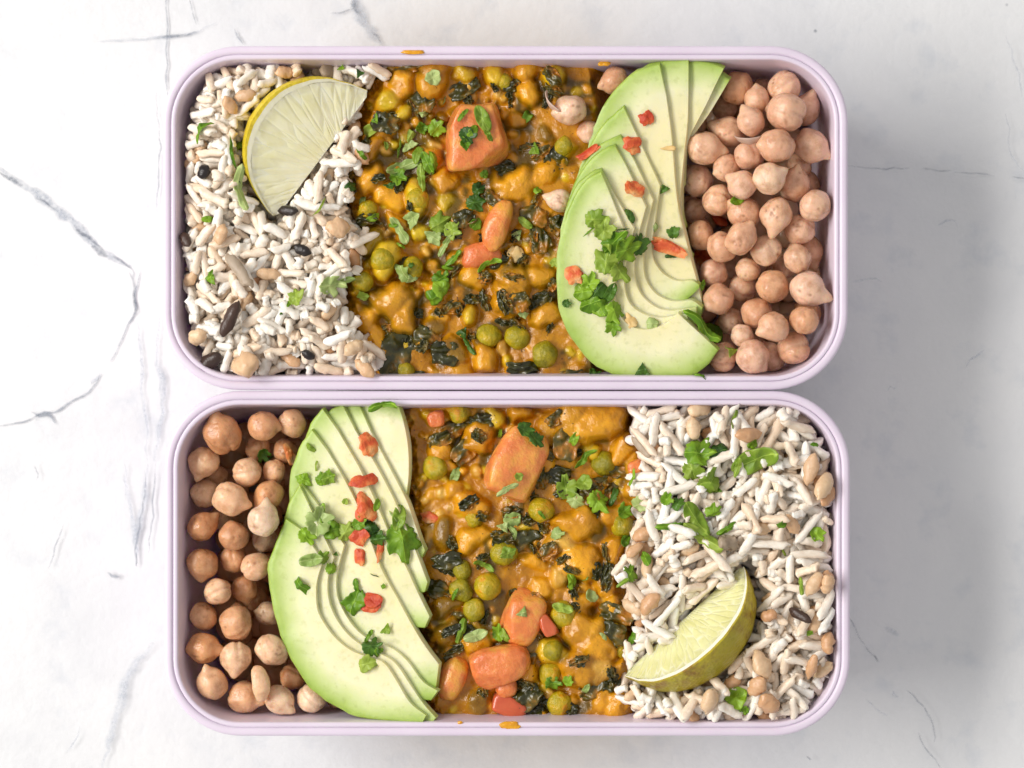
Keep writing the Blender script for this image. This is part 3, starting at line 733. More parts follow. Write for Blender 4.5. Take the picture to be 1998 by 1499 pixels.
LL = [(1128,1025,43,'o',.6),(1101,1064,26,'p',.8),(1202,1077,26,'o',.7),(1131,1096,40,'o',.5),(1167,825,52,'o',.5),(1123,812,46,'o',.5),(1013,807,24,'o',.7),(849,819,17,'o',.7),(898,807,23,'y',.7),(937,856,31,'o',.55),(920,1057,31,'o',.6),
 (920,988,30,'o',.45),(1143,1232,42,'o',.65),(1160,1264,42,'o',.6),(1131,1300,39,'o',.6),(1170,1308,29,'p',.7),(1192,1185,26,'o',.7),(1180,1129,31,'o',.4),(1091,1126,29,'p',.6),(1050,1160,30,'o',.4),(1209,1379,36,'o',.35),(1170,1369,26,'o',.5),
 (1079,1269,26,'y',.75),(1075,830,30,'o',.4),(965,815,22,'y',.5),(860,880,26,'o',.4),(890,960,24,'o',.4),(860,1040,30,'b',.3),(880,1090,26,'b',.3),(1040,1090,30,'o',.3),(970,1060,25,'o',.4),(1220,880,30,'o',.5),(1240,920,26,'o',.6),
 (1190,1010,26,'o',.5),(1240,960,26,'o',.5),(1160,950,28,'o',.3),(870,1180,30,'b',.4),(870,1240,30,'b',.4),(930,1255,28,'o',.4),(1040,1250,30,'b',.2),(1030,1310,26,'o',.4),(930,1370,30,'b',.2),(1200,1240,30,'y',.3),(1210,1310,26,'o',.4),(1060,905,30,'o',.4),(1130,1180,30,'o',.4)]
hU = curry('curry_sauce', 664, 1200, 116, 744, [(752, 110), (716, 200), (690, 300), (690, 420), (690, 480), (676, 560), (690, 640), (728, 700), (745, 750)], [(1165, 110), (1165, 330), (1150, 480), (1180, 760)], UL, ZR - 0.0098, 5,
           'thick orange curry sauce filling the middle of the upper box')
hL = curry('curry_sauce', 770, 1300, 784, 1414, [(785, 780), (800, 900), (812, 1100), (842, 1300), (842, 1420)], [(1232, 780), (1222, 850), (1272, 900), (1262, 960), (1242, 1010), (1215, 1100), (1235, 1200), (1225, 1300), (1232, 1420)], LL, ZR - 0.0105, 6,
           'thick orange curry sauce filling the middle of the lower box')

def super_chunk(sx, sy, sz, p, seed, rough=0.06, sub=4):
    v, f = ico(5 if sx > 45 else sub); rq = np.random.default_rng(int(seed * 10)); v0 = v.copy()
    n = (np.abs(v) ** p).sum(1) ** (1 / p); q = v / n[:, None]
    q = q * (1 + rough * 1.2 * np.array([nz(a, 1.5, seed) for a in v]) + 0.035 * np.array([nz(a, 4, seed) for a in v]))[:, None]
    for _ in range(3):     # knife cuts
        d = rq.normal(size=3); d[2] = abs(d[2]) * 0.5; d /= np.linalg.norm(d); s_ = q @ d; lim = rq.uniform(0.93, 1.08)
        q = q - d[None, :] * np.clip(s_ - lim, 0, None)[:, None] * 0.85
    q[:, 0] *= 1 + rq.uniform(-.16, .16) * q[:, 1]; q[:, 1] *= 1 + rq.uniform(-.16, .16) * q[:, 0]
    return mesh_from('chunk', q * np.array([sx, sy, sz]) * PX, f)

def pea_mesh(seed):
    v, f = ico(3); rng = np.random.default_rng(seed)
    d = rng.normal(size=3); d /= np.linalg.norm(d); s = v @ d
    r = 1 - 0.16 * np.exp(-((s - 1) / 0.12) ** 2) + 0.12 * np.array([nz(p, 1.3, seed) for p in v]) - 0.05 * np.array([max(0, 1 - 6 * abs(nz(p, 2.2, seed + 4))) for p in v]) + 0.015 * np.array([nz(p, 5, seed) for p in v])
    me = mesh_from('pea', v * r[:, None] * np.array([1, .95, .9]), f); me.materials.append(M['pea']); return me
PM = [pea_mesh(s) for s in range(7)]
for bx, hf, lst in (('U', hU, [(803,523,25,'bare green'),(954,655,26,'olive'),(1010,659,28,'olive'),(1062,692,29,'olive'),(790,725,22,'half sunk'),(707,550,22,'sauce-coated'),(1100,285,20,'half sunk'),(985,160,18,'half sunk'),(815,388,24,'sauce-coated'),(718,408,20,'sauce-coated'),(747,506,27,'large yellowish')]),
                    ('L', hL, [(849,912,27,'yellowish'),(1057,996,28,'olive'),(1177,905,27,'olive'),(1214,1025,26,'yellowish'),(925,1013,20,'half sunk'),(983,1079,29,'olive'),(900,1112,23,'green'),(900,1151,27,'green'),(952,1144,29,'green'),(925,1190,25,'yellowish'),(1101,1200,32,'large green'),(1074,1313,26,'yellowish'),(1093,1374,28,'yellowish'),(1212,1266,22,'half sunk'),(1079,1269,23,'sauce-coated'),(895,808,20,'sauce-coated')])):
    for (x, y, r, look) in lst:
        z = hf(x, y) if 'coated' in look or 'large' in look else max(hf(x, y), ZR - 0.011)
        lift = {'half sunk': -0.1, 'sauce-coated': -0.55, 'large yellowish': -0.5}.get(look, 0.05)
        o = add('pea', random.choice(PM), cat='pea', group='peas in the curry', loc=P(x, y, min(z + lift * r * PX, ZR - 0.004)))
        o.scale = (r * PX,) * 3; o.rotation_euler = (random.uniform(0, 6), random.uniform(0, 6), random.uniform(0, 6))
        later(o, f'{look} pea', x, y, bx)

def chunk(name, bx, hf, x, y, sx, sy, sz, ang, mat, p, seed, label, lift=0.2, tilt=(0, 0), cat='carrot'):
    me = super_chunk(sx, sy, sz, p, seed); o = add(name, me, M[mat], label=label, cat=cat, loc=P(x, y, min(max(hf(x, y), ZR - 0.0115) + lift * sz * PX, ZR - sz * PX * 0.80)))
    o.rotation_euler = (math.radians(tilt[0]), math.radians(tilt[1]), math.radians(ang)); return o
chunk('carrot_piece', 'U', hU, 930, 266, 58, 62, 48, 6, 'carrot', 9, 3.3, 'big orange-red carrot cube sprinkled with parsley in the upper curry', .5, (6, 8))
chunk('carrot_piece', 'U', hU, 970, 440, 25, 52, 26, -22, 'carrot', 2.6, 5.1, 'long orange carrot piece in the middle of the upper curry', .35)
chunk('carrot_piece', 'U', hU, 938, 498, 40, 26, 24, 12, 'carrot', 2.6, 6.1, 'rounded orange carrot piece below the long one, upper curry', .3)
chunk('carrot_piece', 'L', hL, 1010, 905, 52, 70, 38, -25, 'carrot', 4, 7.7, 'big orange carrot slab in the upper part of the lower curry', .35, (-8, 10))
chunk('carrot_piece', 'L', hL, 978, 1298, 60, 40, 36, 14, 'carrot', 3, 8.2, 'pale orange carrot lump near the bottom of the lower curry', .3)
chunk('carrot_piece', 'L', hL, 1020, 1205, 38, 54, 32, -22, 'carrot', 4, 9.2, 'pinkish carrot block left of the large green pea, lower curry', .1, (5, 10))
chunk('carrot_piece', 'L', hL, 883, 1325, 27, 44, 24, -18, 'carrot', 2.5, 10.2, 'orange carrot end beside the lower avocado', .2)
chunk('carrot_piece', 'L', hL, 988, 1342, 22, 20, 18, 20, 'carrot', 2.6, 11.2, 'small orange carrot bit under the pale carrot lump, lower curry', .7)
chunk('tomato_piece', 'L', hL, 992, 1378, 36, 20, 16, -25, 'tomato', 5, 12.2, 'red tomato piece against the bottom wall of the lower box', .2, cat='tomato')
chunk('tomato_piece', 'L', hL, 1068, 1222, 14, 22, 14, 35, 'tomato', 6, 13.2, 'small red-edged tomato dice left of the large green pea, lower curry', 1.0, cat='tomato')
chunk('carrot_piece', 'L', hL, 850, 818, 17, 16, 14, 10, 'carrot', 4, 15.2, 'small orange carrot dice beside the lower avocado top', .3)
chunk('carrot_piece', 'L', hL, 1240, 912, 16, 14, 13, 20, 'carrot', 4, 16.2, 'small orange dice where lower curry meets rice', .6)

# cooked spinach, crumpled sheets
def spinach(bx, hf, x, y, w, h, ang, seed, lift=0.0004):
    V, F = [], []; N, K = 22, 16
    for i in range(N + 1):
        for j in range(K + 1):
            u, v_ = i / N * 2 - 1, j / K * 2 - 1
            e = 1 - 0.35 * (abs(u) ** 2) + 0.3 * nz((u, v_, 0), 1.6, seed)
            xx = u * w / 2 * (1 + 0.2 * nz((u, v_, 1), 1.5, seed + 3)); yy = v_ * h / 2 * e
            zz = 9 * nz((u, v_, 2), 2.1, seed + 7) + 5 * abs(nz((u, v_, 3), 4.3, seed)) - 6 * (u * u + v_ * v_) * 0.5
            V.append((xx * PX, yy * PX, zz * PX * 1.1))
    for i in range(N):
        for j in range(K): F.append((i * (K + 1) + j, (i + 1) * (K + 1) + j, (i + 1) * (K + 1) + j + 1, i * (K + 1) + j + 1))
    z = max(hf(x, y), ZR - 0.0125) + lift + 5 * PX
    o = add('spinach_leaf', mesh_from('spinach_leaf', V, F), M['spinach'], cat='spinach', group='cooked spinach in the curry', loc=P(x, y, min(z, ZR - 0.002)))
    o.rotation_euler = (random.uniform(-.25, .25), random.uniform(-.25, .25), math.radians(ang))
    s = o.modifiers.new('thick', 'SOLIDIFY'); s.thickness = 0.0004; s.offset = -1
    later(o, 'dark cooked spinach scrap', x, y, bx)
for k, (x, y, w, h, a) in enumerate([(803,128,66,26,8),(752,128,32,30,60),(822,200,50,44,20),(752,238,42,54,80),(905,172,64,34,30),(1000,165,40,26,10),(945,542,28,24,0),(920,583,20,34,90),(1040,425,46,56,70),(985,330,40,30,10),(1085,310,44,46,40),(1055,470,40,50,20),
  (775,690,90,80,20),(800,735,60,30,0),(835,660,40,60,70),(868,690,46,60,80),(1010,590,44,40,30),(1050,590,50,34,40),(700,450,44,30,40),(850,250,34,30,0),(880,600,40,30,20),(725,735,50,26,10),(1020,720,60,30,0),(700,300,30,30,30),(1120,735,60,26,0),(690,370,36,26,60),(905,425,44,34,20),(1090,440,34,40,0)]):
    spinach('U', hU, x, y, w, h, a, k * 1.37 + 2)
for k, (x, y, w, h, a) in enumerate([(857,858,46,34,30),(908,880,60,40,50),(890,835,50,40,20),(1085,818,40,28,40),(1108,862,70,56,70),(1090,930,40,50,80),(1058,935,34,40,30),(1022,1060,80,50,10),(1000,1000,40,26,0),(872,1095,60,36,10),(1070,1075,40,30,40),(1205,915,34,60,80),(1150,965,40,50,60),
  (1030,1360,56,46,40),(1205,1200,44,70,80),(1195,1240,50,60,70),(1160,1345,60,46,20),(1190,1330,44,40,30),(900,1240,60,40,20),(1035,1390,50,26,20),(985,1090,30,30,20),(1110,1385,34,30,0),(1190,960,40,40,20),(940,820,50,30,0),(1040,1280,40,40,20),(860,1150,36,60,80),(1030,1175,40,30,10),(1225,1330,30,44,80)]):
    spinach('L', hL, x, y, w, h, a, k * 1.53 + 71)

for bx_, hf_, x0_, x1_, y0_, y1_, n_ in (('U', hU, 710, 1085, 130, 730, 54), ('L', hL, 860, 1210, 800, 1395, 54)):
    rs = np.random.default_rng(77 if bx_ == 'U' else 78)
    for k in range(n_):
        spinach(bx_, hf_, rs.uniform(x0_, x1_), rs.uniform(y0_, y1_), rs.uniform(18, 50), rs.uniform(10, 28), rs.uniform(0, 180), 300 + k * 1.9 + (50 if bx_ == 'L' else 0), 0.0001)

# sauce smears on the rims
def smear(px, py, w, h, seed, label, z=ZR + 0.0001):
    v, f = ico(3)
    q = v * (1 + 0.5 * np.array([nz(p, 1.5, seed) for p in v]))[:, None] * np.array([w, h, 2.2]) * PX
    me = mesh_from('sauce_smear', q, f); set_color_attr(me, 'tint', np.tile(C_ORANGE * 1.1, (len(q), 1)))
    add('sauce_smear', me, M['curry'], label=label, cat='sauce', loc=P(px, py, z))
smear(808, 102, 24, 4, 3, 'orange sauce smear on the top rim of the upper box')
smear(996, 1416, 20, 8, 5, 'orange sauce smear on the bottom rim of the lower box', ZR - 0.0003)
smear(1180, 124, 12, 5, 8, 'small orange sauce fleck on the upper box wall beside the avocado', ZR - 0.003)
smear(898, 1410, 5, 3, 9, 'tiny orange sauce fleck on the bottom rim of the lower box', ZR - 0.0003)

# ------------------------------------------------------------------ avocado slices
def avo_slice(outer, inner, k, u, z0, slope, p0, step, thick, label, group, seed, shear=6.0):
    N, Mw = 46, 12
    o = catmull(outer, N); i_ = catmull(inner, N); rng = np.random.default_rng(seed)
    # knife-peeled, slightly ragged outer edge
    t = np.gradient(o, axis=0); t /= np.linalg.norm(t, axis=1)[:, None] + 1e-9; nr = np.stack([-t[:, 1], t[:, 0]], -1)
    jag = np.array([1.6 * nz((q[0] * .05, q[1] * .05, 0), 1, seed) + 1.3 * nz((q[0] * .16, q[1] * .16, 0), 1, seed + 4) for q in o]); o = o + nr * jag[:, None]
    ws = np.concatenate([[0.0], np.linspace(0, 1, Mw) * 0.945 + 0.03, [0.992, 1.0]])
    def zf(p, kk): return z0 + slope * ((p[0] - p0[0]) * u[0] + (p[1] - p0[1]) * u[1]) * PX - kk * step
    V, E = [], []; W = len(ws)
    for a in range(N):
        for b, w in enumerate(ws):
            q = o[a] * (1 - w) + i_[a] * w
            d = np.linalg.norm(o[a] - q) * PX * 1000
            z = zf(q, k) + 0.00035 * nz((q[0] * .02, q[1] * .02, 0), 1, seed + 11)
            if b == 0: z -= 0.0003
            if b == W - 1: z -= 0.00035
            V.append(P(q[0], q[1], z)); E.append(d)
    top = len(V)
    for a in range(N):
        for b, w in enumerate(ws):
            q = o[a] * (1 - w) + i_[a] * w
            d = np.linalg.norm(o[a] - q) * PX * 1000
            # the slice was cut on the slant: the lower face is pushed towards u
            qq = q + np.array(u) * shear
            V.append(P(qq[0], qq[1], zf(q, k) - thick)); E.append(min(d, 3.2))  # cap paints the cut sides towards the olive-yellow they show in shade
    F = []
    for a in range(N - 1):
        for b in range(W - 1):
            i0 = a * W + b
            F.append((i0, i0 + 1, i0 + W + 1, i0 + W)); j0 = top + i0
            F.append((j0, j0 + W, j0 + W + 1, j0 + 1))
        for b in (0, W - 1):
            i0 = a * W + b; F.append((i0, i0 + W, top + i0 + W, top + i0) if b == 0 else (i0, top + i0, top + i0 + W, i0 + W))
    for b in range(W - 1):
        for a in (0, N - 1):
            i0 = a * W + b; F.append((i0, top + i0, top + i0 + 1, i0 + 1) if a == 0 else (i0, i0 + 1, top + i0 + 1, top + i0))
    me = mesh_from('avocado_slice', V, F)
    bm = bmesh.new(); bm.from_mesh(me); bmesh.ops.recalc_face_normals(bm, faces=bm.faces); bm.to_mesh(me); bm.free()
    me.shade_smooth()
    set_float_attr(me, 'edge', E)
    ob = add('avocado_slice', me, M['avocado'], label=label, cat='avocado', group=group)
    md = ob.modifiers.new('edges', 'EDGE_SPLIT'); md.split_angle = math.radians(62)
    return ob

AU = [
 ([(1172,336),(1140,354),(1113,400),(1094,460),(1086,520),(1090,600),(1112,655),(1152,705),(1200,733),(1250,742),(1330,739),(1378,716),(1401,684)],
  [(1192,384),(1225,464),(1225,464),(1208,512),(1199,560),(1203,600),(1222,630),(1253,643),(1284,638),(1305,627),(1322,611)]),
 ([(1172,330),(1150,338),(1120,370),(1100,420),(1092,480),(1095,560),(1120,630),(1170,680),(1240,700),(1310,690),(1345,650)],
  [(1190,365),(1238,446),(1238,446),(1223,505),(1218,550),(1228,590),(1255,612),(1290,620),(1315,616),(1340,612)]),
 ([(1199,284),(1165,300),(1130,340),(1106,400),(1096,470),(1105,560),(1140,630),(1200,670),(1270,680),(1330,660),(1360,630)],
  [(1222,325),(1261,404),(1261,404),(1244,470),(1238,530),(1250,572),(1278,598),(1305,606),(1330,604),(1358,600)]),
 ([(1209,263),(1170,285),(1135,325),(1112,390),(1105,470),(1120,560),(1160,620),(1220,650),(1290,650),(1340,630),(1368,608)],
  [(1238,315),(1275,391),(1275,391),(1260,460),(1257,530),(1275,568),(1305,586),(1330,588),(1350,586),(1370,600)]),
 ([(1216,209),(1180,240),(1148,290),(1125,350),(1115,440),(1130,530),(1170,590),(1230,620),(1290,615),(1335,590),(1364,562)],
  [(1245,270),(1289,363),(1289,363),(1279,430),(1272,490),(1286,525),(1312,545),(1332,549),(1350,547),(1364,556)]),
 ([(1286,125),(1232,146),(1188,190),(1158,250),(1140,330),(1140,420),(1165,520),(1220,600),(1300,640),(1366,620)],
  [(1300,190),(1309,251),(1314,300),(1319,360),(1326,412),(1338,462),(1350,510),(1362,555),(1372,600)]),
 ([(1343,116),(1290,120),(1240,145),(1205,200),(1185,280),(1185,370),(1210,450),(1260,500),(1310,515),(1350,510)],
  [(1343,180),(1342,239),(1337,290),(1332,340),(1328,390),(1327,430),(1330,455),(1336,475),(1343,490),(1351,500)]),
 ([(1412,134),(1375,120),(1320,125),(1275,160),(1250,230),(1245,320),(1260,400),(1300,440),(1335,450)],
  [(1395,168),(1378,205),(1360,240),(1345,270),(1338,305),(1333,345),(1331,385),(1332,420),(1338,446)]),
 ([(1424,155),(1390,140),(1340,145),(1300,190),(1285,260),(1290,330),(1310,370)],
  [(1402,192),(1382,225),(1362,253),(1344,280),(1338,310),(1336,340),(1335,365)]),
]
names_u = ['frontmost avocado slice with parsley sprig, lower end of upper fan', 'thin avocado slice just behind the frontmost, upper box', 'third avocado slice of upper fan, chili flake at its edge', 'fourth avocado slice of upper fan counted from the parsley sprig',
           'fifth avocado slice of upper fan, in the middle', 'wide avocado slice carrying the topmost chili flake, upper fan', 'green-topped avocado slice with a straight right edge, upper fan', 'second rearmost avocado slice at the upper right of the fan', 'rearmost narrow avocado slice touching the upper chickpeas']
for k, (o_, i_) in enumerate(AU):
    avo_slice(o_, i_, k, (0.60, -0.80), ZR - 0.0042, 0.170, (1230, 690), 0.00155, 0.0021, names_u[k], 'avocado slices fanned in the upper box', 31 + k)

AL = [
 ([(557,1013),(540,1055),(527,1088),(522,1115),(533,1185),(547,1239),(564,1279),(593,1328),(617,1353),(652,1377),(699,1399),(757,1407),(823,1412)],
  [(586,1033),(631,1094),(631,1094),(620,1128),(617,1155),(620,1190),(634,1218),(655,1245),(682,1267),(712,1280),(748,1292),(772,1325),(799,1370),(831,1396)]),
 ([(584,947),(563,985),(552,1030),(552,1100),(570,1200),(610,1290),(680,1350),(760,1390),(842,1413)],
  [(602,985),(652,1088),(652,1088),(641,1122),(640,1160),(650,1195),(672,1230),(700,1255),(735,1272),(770,1292),(800,1335),(825,1372),(850,1400)]),
 ([(588,944),(575,985),(570,1040),(575,1120),(600,1210),(650,1280),(720,1330),(790,1360),(840,1368)],
  [(620,985),(672,1064),(672,1064),(658,1118),(658,1160),(672,1195),(695,1228),(725,1250),(765,1265),(795,1290),(825,1330),(854,1348)]),
 ([(607,838),(582,880),(567,930),(566,1000),(590,1100),(640,1200),(710,1290),(780,1335),(850,1345)],
  [(640,882),(672,935),(700,990),(722,1050),(745,1110),(775,1165),(802,1215),(828,1258),(856,1296)]),
 ([(628,797),(602,835),(592,890),(600,970),(630,1070),(690,1160),(760,1215),(828,1226)],
  [(660,842),(700,910),(732,975),(760,1040),(790,1100),(815,1155),(838,1203)]),
 ([(668,790),(638,806),(622,850),(630,930),(670,1030),(720,1110),(780,1155),(828,1156)],
  [(692,838),(738,915),(772,980),(797,1040),(816,1087),(834,1136)]),
 ([(700,790),(672,798),(658,850),(680,940),(720,1030),(770,1080),(822,1090)],
  [(722,840),(762,915),(793,975),(806,1010),(814,1035),(821,1055),(829,1074)]),
 ([(775,786),(735,784),(690,786),(680,850),(710,930),(750,980),(790,985)],
  [(786,818),(792,842),(796,865),(798,890),(798,915),(797,935),(794,958)]),
]
names_l = ['frontmost big avocado slice curving along the bottom of lower fan', 'second avocado slice from the front of lower fan', 'third avocado slice of lower fan, parsley near its tip', 'fourth avocado slice of lower fan, longest ridge',
           'fifth avocado slice of lower fan, carrying a chili flake', 'sixth avocado slice of lower fan', 'seventh narrow avocado slice of lower fan along the curry', 'rearmost avocado slice at the top of lower fan']
for k, (o_, i_) in enumerate(AL):
    avo_slice(o_, i_, k, (0.87, -0.49), ZR - 0.0038, 0.215, (640, 1280), 0.00165, 0.0023, names_l[k], 'avocado slices fanned in the lower box', 51 + k, 7.0)

# ------------------------------------------------------------------ lime wedges
def lime(px, py, z, a, b, Phi, heading, tilt, peel, pulp, label, uvs):
    N, K = 40, 14
    root = add('lime_wedge', None, label=label, cat='lime', loc=P(px, py, z))
    def pt(th, s, phi):
        x = a * math.cos(th) * (0.93 + 0.07 * s) ; rho = b * math.sin(th) ** 0.92 * s
        # the ends run out into small nubs
        x *= 1 + 0.05 * math.exp(-((math.sin(th)) / 0.18) ** 2)
        return Vector((x, rho * math.cos(phi), -rho * math.sin(phi))) * PX
    ths = [math.pi * (0.012 + 0.976 * i / N) for i in range(N + 1)]
    phis = [Phi * j / K for j in range(K + 1)]
    def grid(fun, n, m):
        V = [fun(i, j) for i in range(n + 1) for j in range(m + 1)]
        F = [(i * (m + 1) + j, (i + 1) * (m + 1) + j, (i + 1) * (m + 1) + j + 1, i * (m + 1) + j + 1) for i in range(n) for j in range(m)]
        return V, F
    def join(parts):
        V, F = [], []
        for v, f in parts:
            n = len(V); V += v; F += [tuple(q + n for q in t) for t in f]
        return V, F
    def lumpy(p, amt): return p * (1 + amt * nz(p / PX, 0.05, 2.0))
    t_in = 0.955
    rind = lambda th: 1 - 0.115 - 0.05 * abs(math.cos(th)) ** 3
    outer = grid(lambda i, j: lumpy(pt(ths[i], 1.0, phis[j]), 0.012), N, K)
    e0 = grid(lambda i, j: lumpy(pt(ths[i], 1.0 - (1 - t_in) * j / 2, 0), 0.012), N, 2)
    e1 = grid(lambda i, j: lumpy(pt(ths[i], 1.0 - (1 - t_in) * j / 2, Phi), 0.012), N, 2)
    V, F = join([outer, e0, e1]); me = mesh_from('peel', V, F)
    bm = bmesh.new(); bm.from_mesh(me); bmesh.ops.remove_doubles(bm, verts=bm.verts, dist=1e-6); bmesh.ops.recalc_face_normals(bm, faces=bm.faces); bm.to_mesh(me); bm.free(); me.shade_smooth()
    o = add('peel', me, M[peel], parent=root)
    md = o.modifiers.new('edges', 'EDGE_SPLIT'); md.split_angle = math.radians(50)
    p0 = grid(lambda i, j: lumpy(pt(ths[i], t_in + (rind(ths[i]) - t_in) * j / 2, 0), 0.012), N, 2)
    p1 = grid(lambda i, j: lumpy(pt(ths[i], t_in + (rind(ths[i]) - t_in) * j / 2, Phi), 0.012), N, 2)
    V, F = join([p0, p1]); add('pith', mesh_from('pith', V, F), M['lime_pith'], parent=root)
    MM = 26
    for nm, ph in (('pulp', 0.0), ('pulp', Phi)):
        def fp(i, j):
            s = rind(ths[i]) * (1 - j / MM); p = pt(ths[i], s, ph)
            nrm = Vector((0, math.sin(ph), math.cos(ph))) * (1 if ph == 0 else -1)
            t = ths[i]; edge = min(1, j / 3) * min(1, (MM - j) / 2 + 0.2)
            return p + nrm * PX * edge * (2.2 * nz((t * 7, s * 1.6, ph), 1, 5) + 1.2 * nz((t * 22, s * 4, ph), 1, 9) - 1.5)
        V, F = grid(fp, N, MM)
        me = mesh_from('pulp', V, F)
        at = me.attributes.new('pulp_uv', 'FLOAT_VECTOR', 'POINT')
        cc = []
        for i in range(N + 1):
            for j in range(MM + 1):
                s = rind(ths[i]) * (1 - j / MM); x = math.cos(ths[i]); y = math.sin(ths[i]) * s
                ang = math.atan2(y + 0.45, x * 0.9); rad = math.hypot(x * 0.9, y + 0.45)
                cc += [ang * uvs[0], rad * uvs[1], 0.0]
        at.data.foreach_set('vector', cc)
        add('pulp', me, M[pulp], parent=root)
    hd = math.radians(heading)
    root.rotation_euler = (Matrix.Rotation(hd, 3, 'Z') @ Matrix.Rotation(math.radians(tilt), 3, 'X')).to_euler()
    return root
lime(630, 304, ZR - 0.0058, 148, 160, math.radians(58), math.degrees(math.atan2(240, 180)), 27, 'peel_a', 'pulp_a', 'yellow-peeled lime wedge lying face up on the upper box rice', (10.0, 2.1))
lime(1333, 1209, ZR - 0.0048, 152, 128, math.radians(62), math.degrees(math.atan2(-207, -225)), 56, 'peel_b', 'pulp_b', 'olive-peeled lime wedge with brown spots on the lower box rice', (13.0, 2.8))

# ------------------------------------------------------------------ rice
def grain_mesh(kind, seed):
    """unit grain: length 2 along x, radius 1 before scaling"""
    rng = np.random.default_rng(seed); N, K = 14, 10
    V, F = [], []
    bend = rng.uniform(-0.12, 0.12); blunt = rng.uniform(4.5, 10.0) if kind == 'long' else rng.uniform(5.0, 12.0) if kind == 'broken' else 2.2
    burst = rng.random() < 0.45 and kind != 'fat'
    slant = rng.uniform(-0.16, 0.16, 2); flat = rng.uniform(0.66, 0.86); ph = rng.uniform(0, 6.28)
    e0, e1 = rng.uniform(0.78, 1.05, 2)                       # the two ends differ in thickness
    for i in range(N + 1):
        t = -math.cos(math.pi * i / N); prof = max(0.0, 1 - abs(t) ** blunt) ** (1 / 2.4)
        prof *= (e0 if t < 0 else e1) + (1 - (e0 if t < 0 else e1)) * (1 - abs(t) ** 1.6)
        if burst: prof *= 1 + 0.30 * math.exp(-((abs(t) - 0.80) / 0.15) ** 2) * rng.uniform(0.2, 1.3)
        for j in range(K):
            a = 2 * math.pi * j / K
            sq = 1 / (abs(math.cos(a + ph)) ** 3 + abs(math.sin(a + ph)) ** 3) ** (1 / 3)
            r = prof * sq * (0.92 + (0.46 if burst else 0.32) * nz((t * 1.6, math.cos(a), math.sin(a)), 1.1, seed * 2.3) + 0.20 * nz((t * 3.6, math.cos(a) * 1.2, math.sin(a) * 1.2), 1.3, seed * 3.1))
            tx = t + (slant[0] if t < 0 else slant[1]) * abs(t) ** 3 * math.cos(a) + 0.09 * abs(t) ** 2 * nz((math.cos(a), math.sin(a), t), 1.8, seed)
            V.append((tx, r * math.cos(a) + bend * (1 - t * t) * 2.6, r * math.sin(a) * flat))
    for i in range(N):
        for j in range(K):
            k = (j + 1) % K; F.append((i * K + j, i * K + k, (i + 1) * K + k, (i + 1) * K + j))
    return np.array(V), F
GR = {'long': [grain_mesh('long', s) for s in range(16)], 'broken': [grain_mesh('broken', 40 + s) for s in range(10)], 'fat': [grain_mesh('fat', 80 + s) for s in range(6)]}
_gm = {}
def grain_data(kind, i, mat):
    if (kind, i, mat) not in _gm:
        me = mesh_from('grain', *GR[kind][i]); set_float_attr(me, 'tintv', np.zeros(len(GR[kind][i][0]))); set_vec_attr(me, 'lco', GR[kind][i][0] * np.array([2.5, 1, 1]) + i * 7.3); me.materials.append(M[mat]); _gm[(kind, i, mat)] = me
    return _gm[(kind, i, mat)]

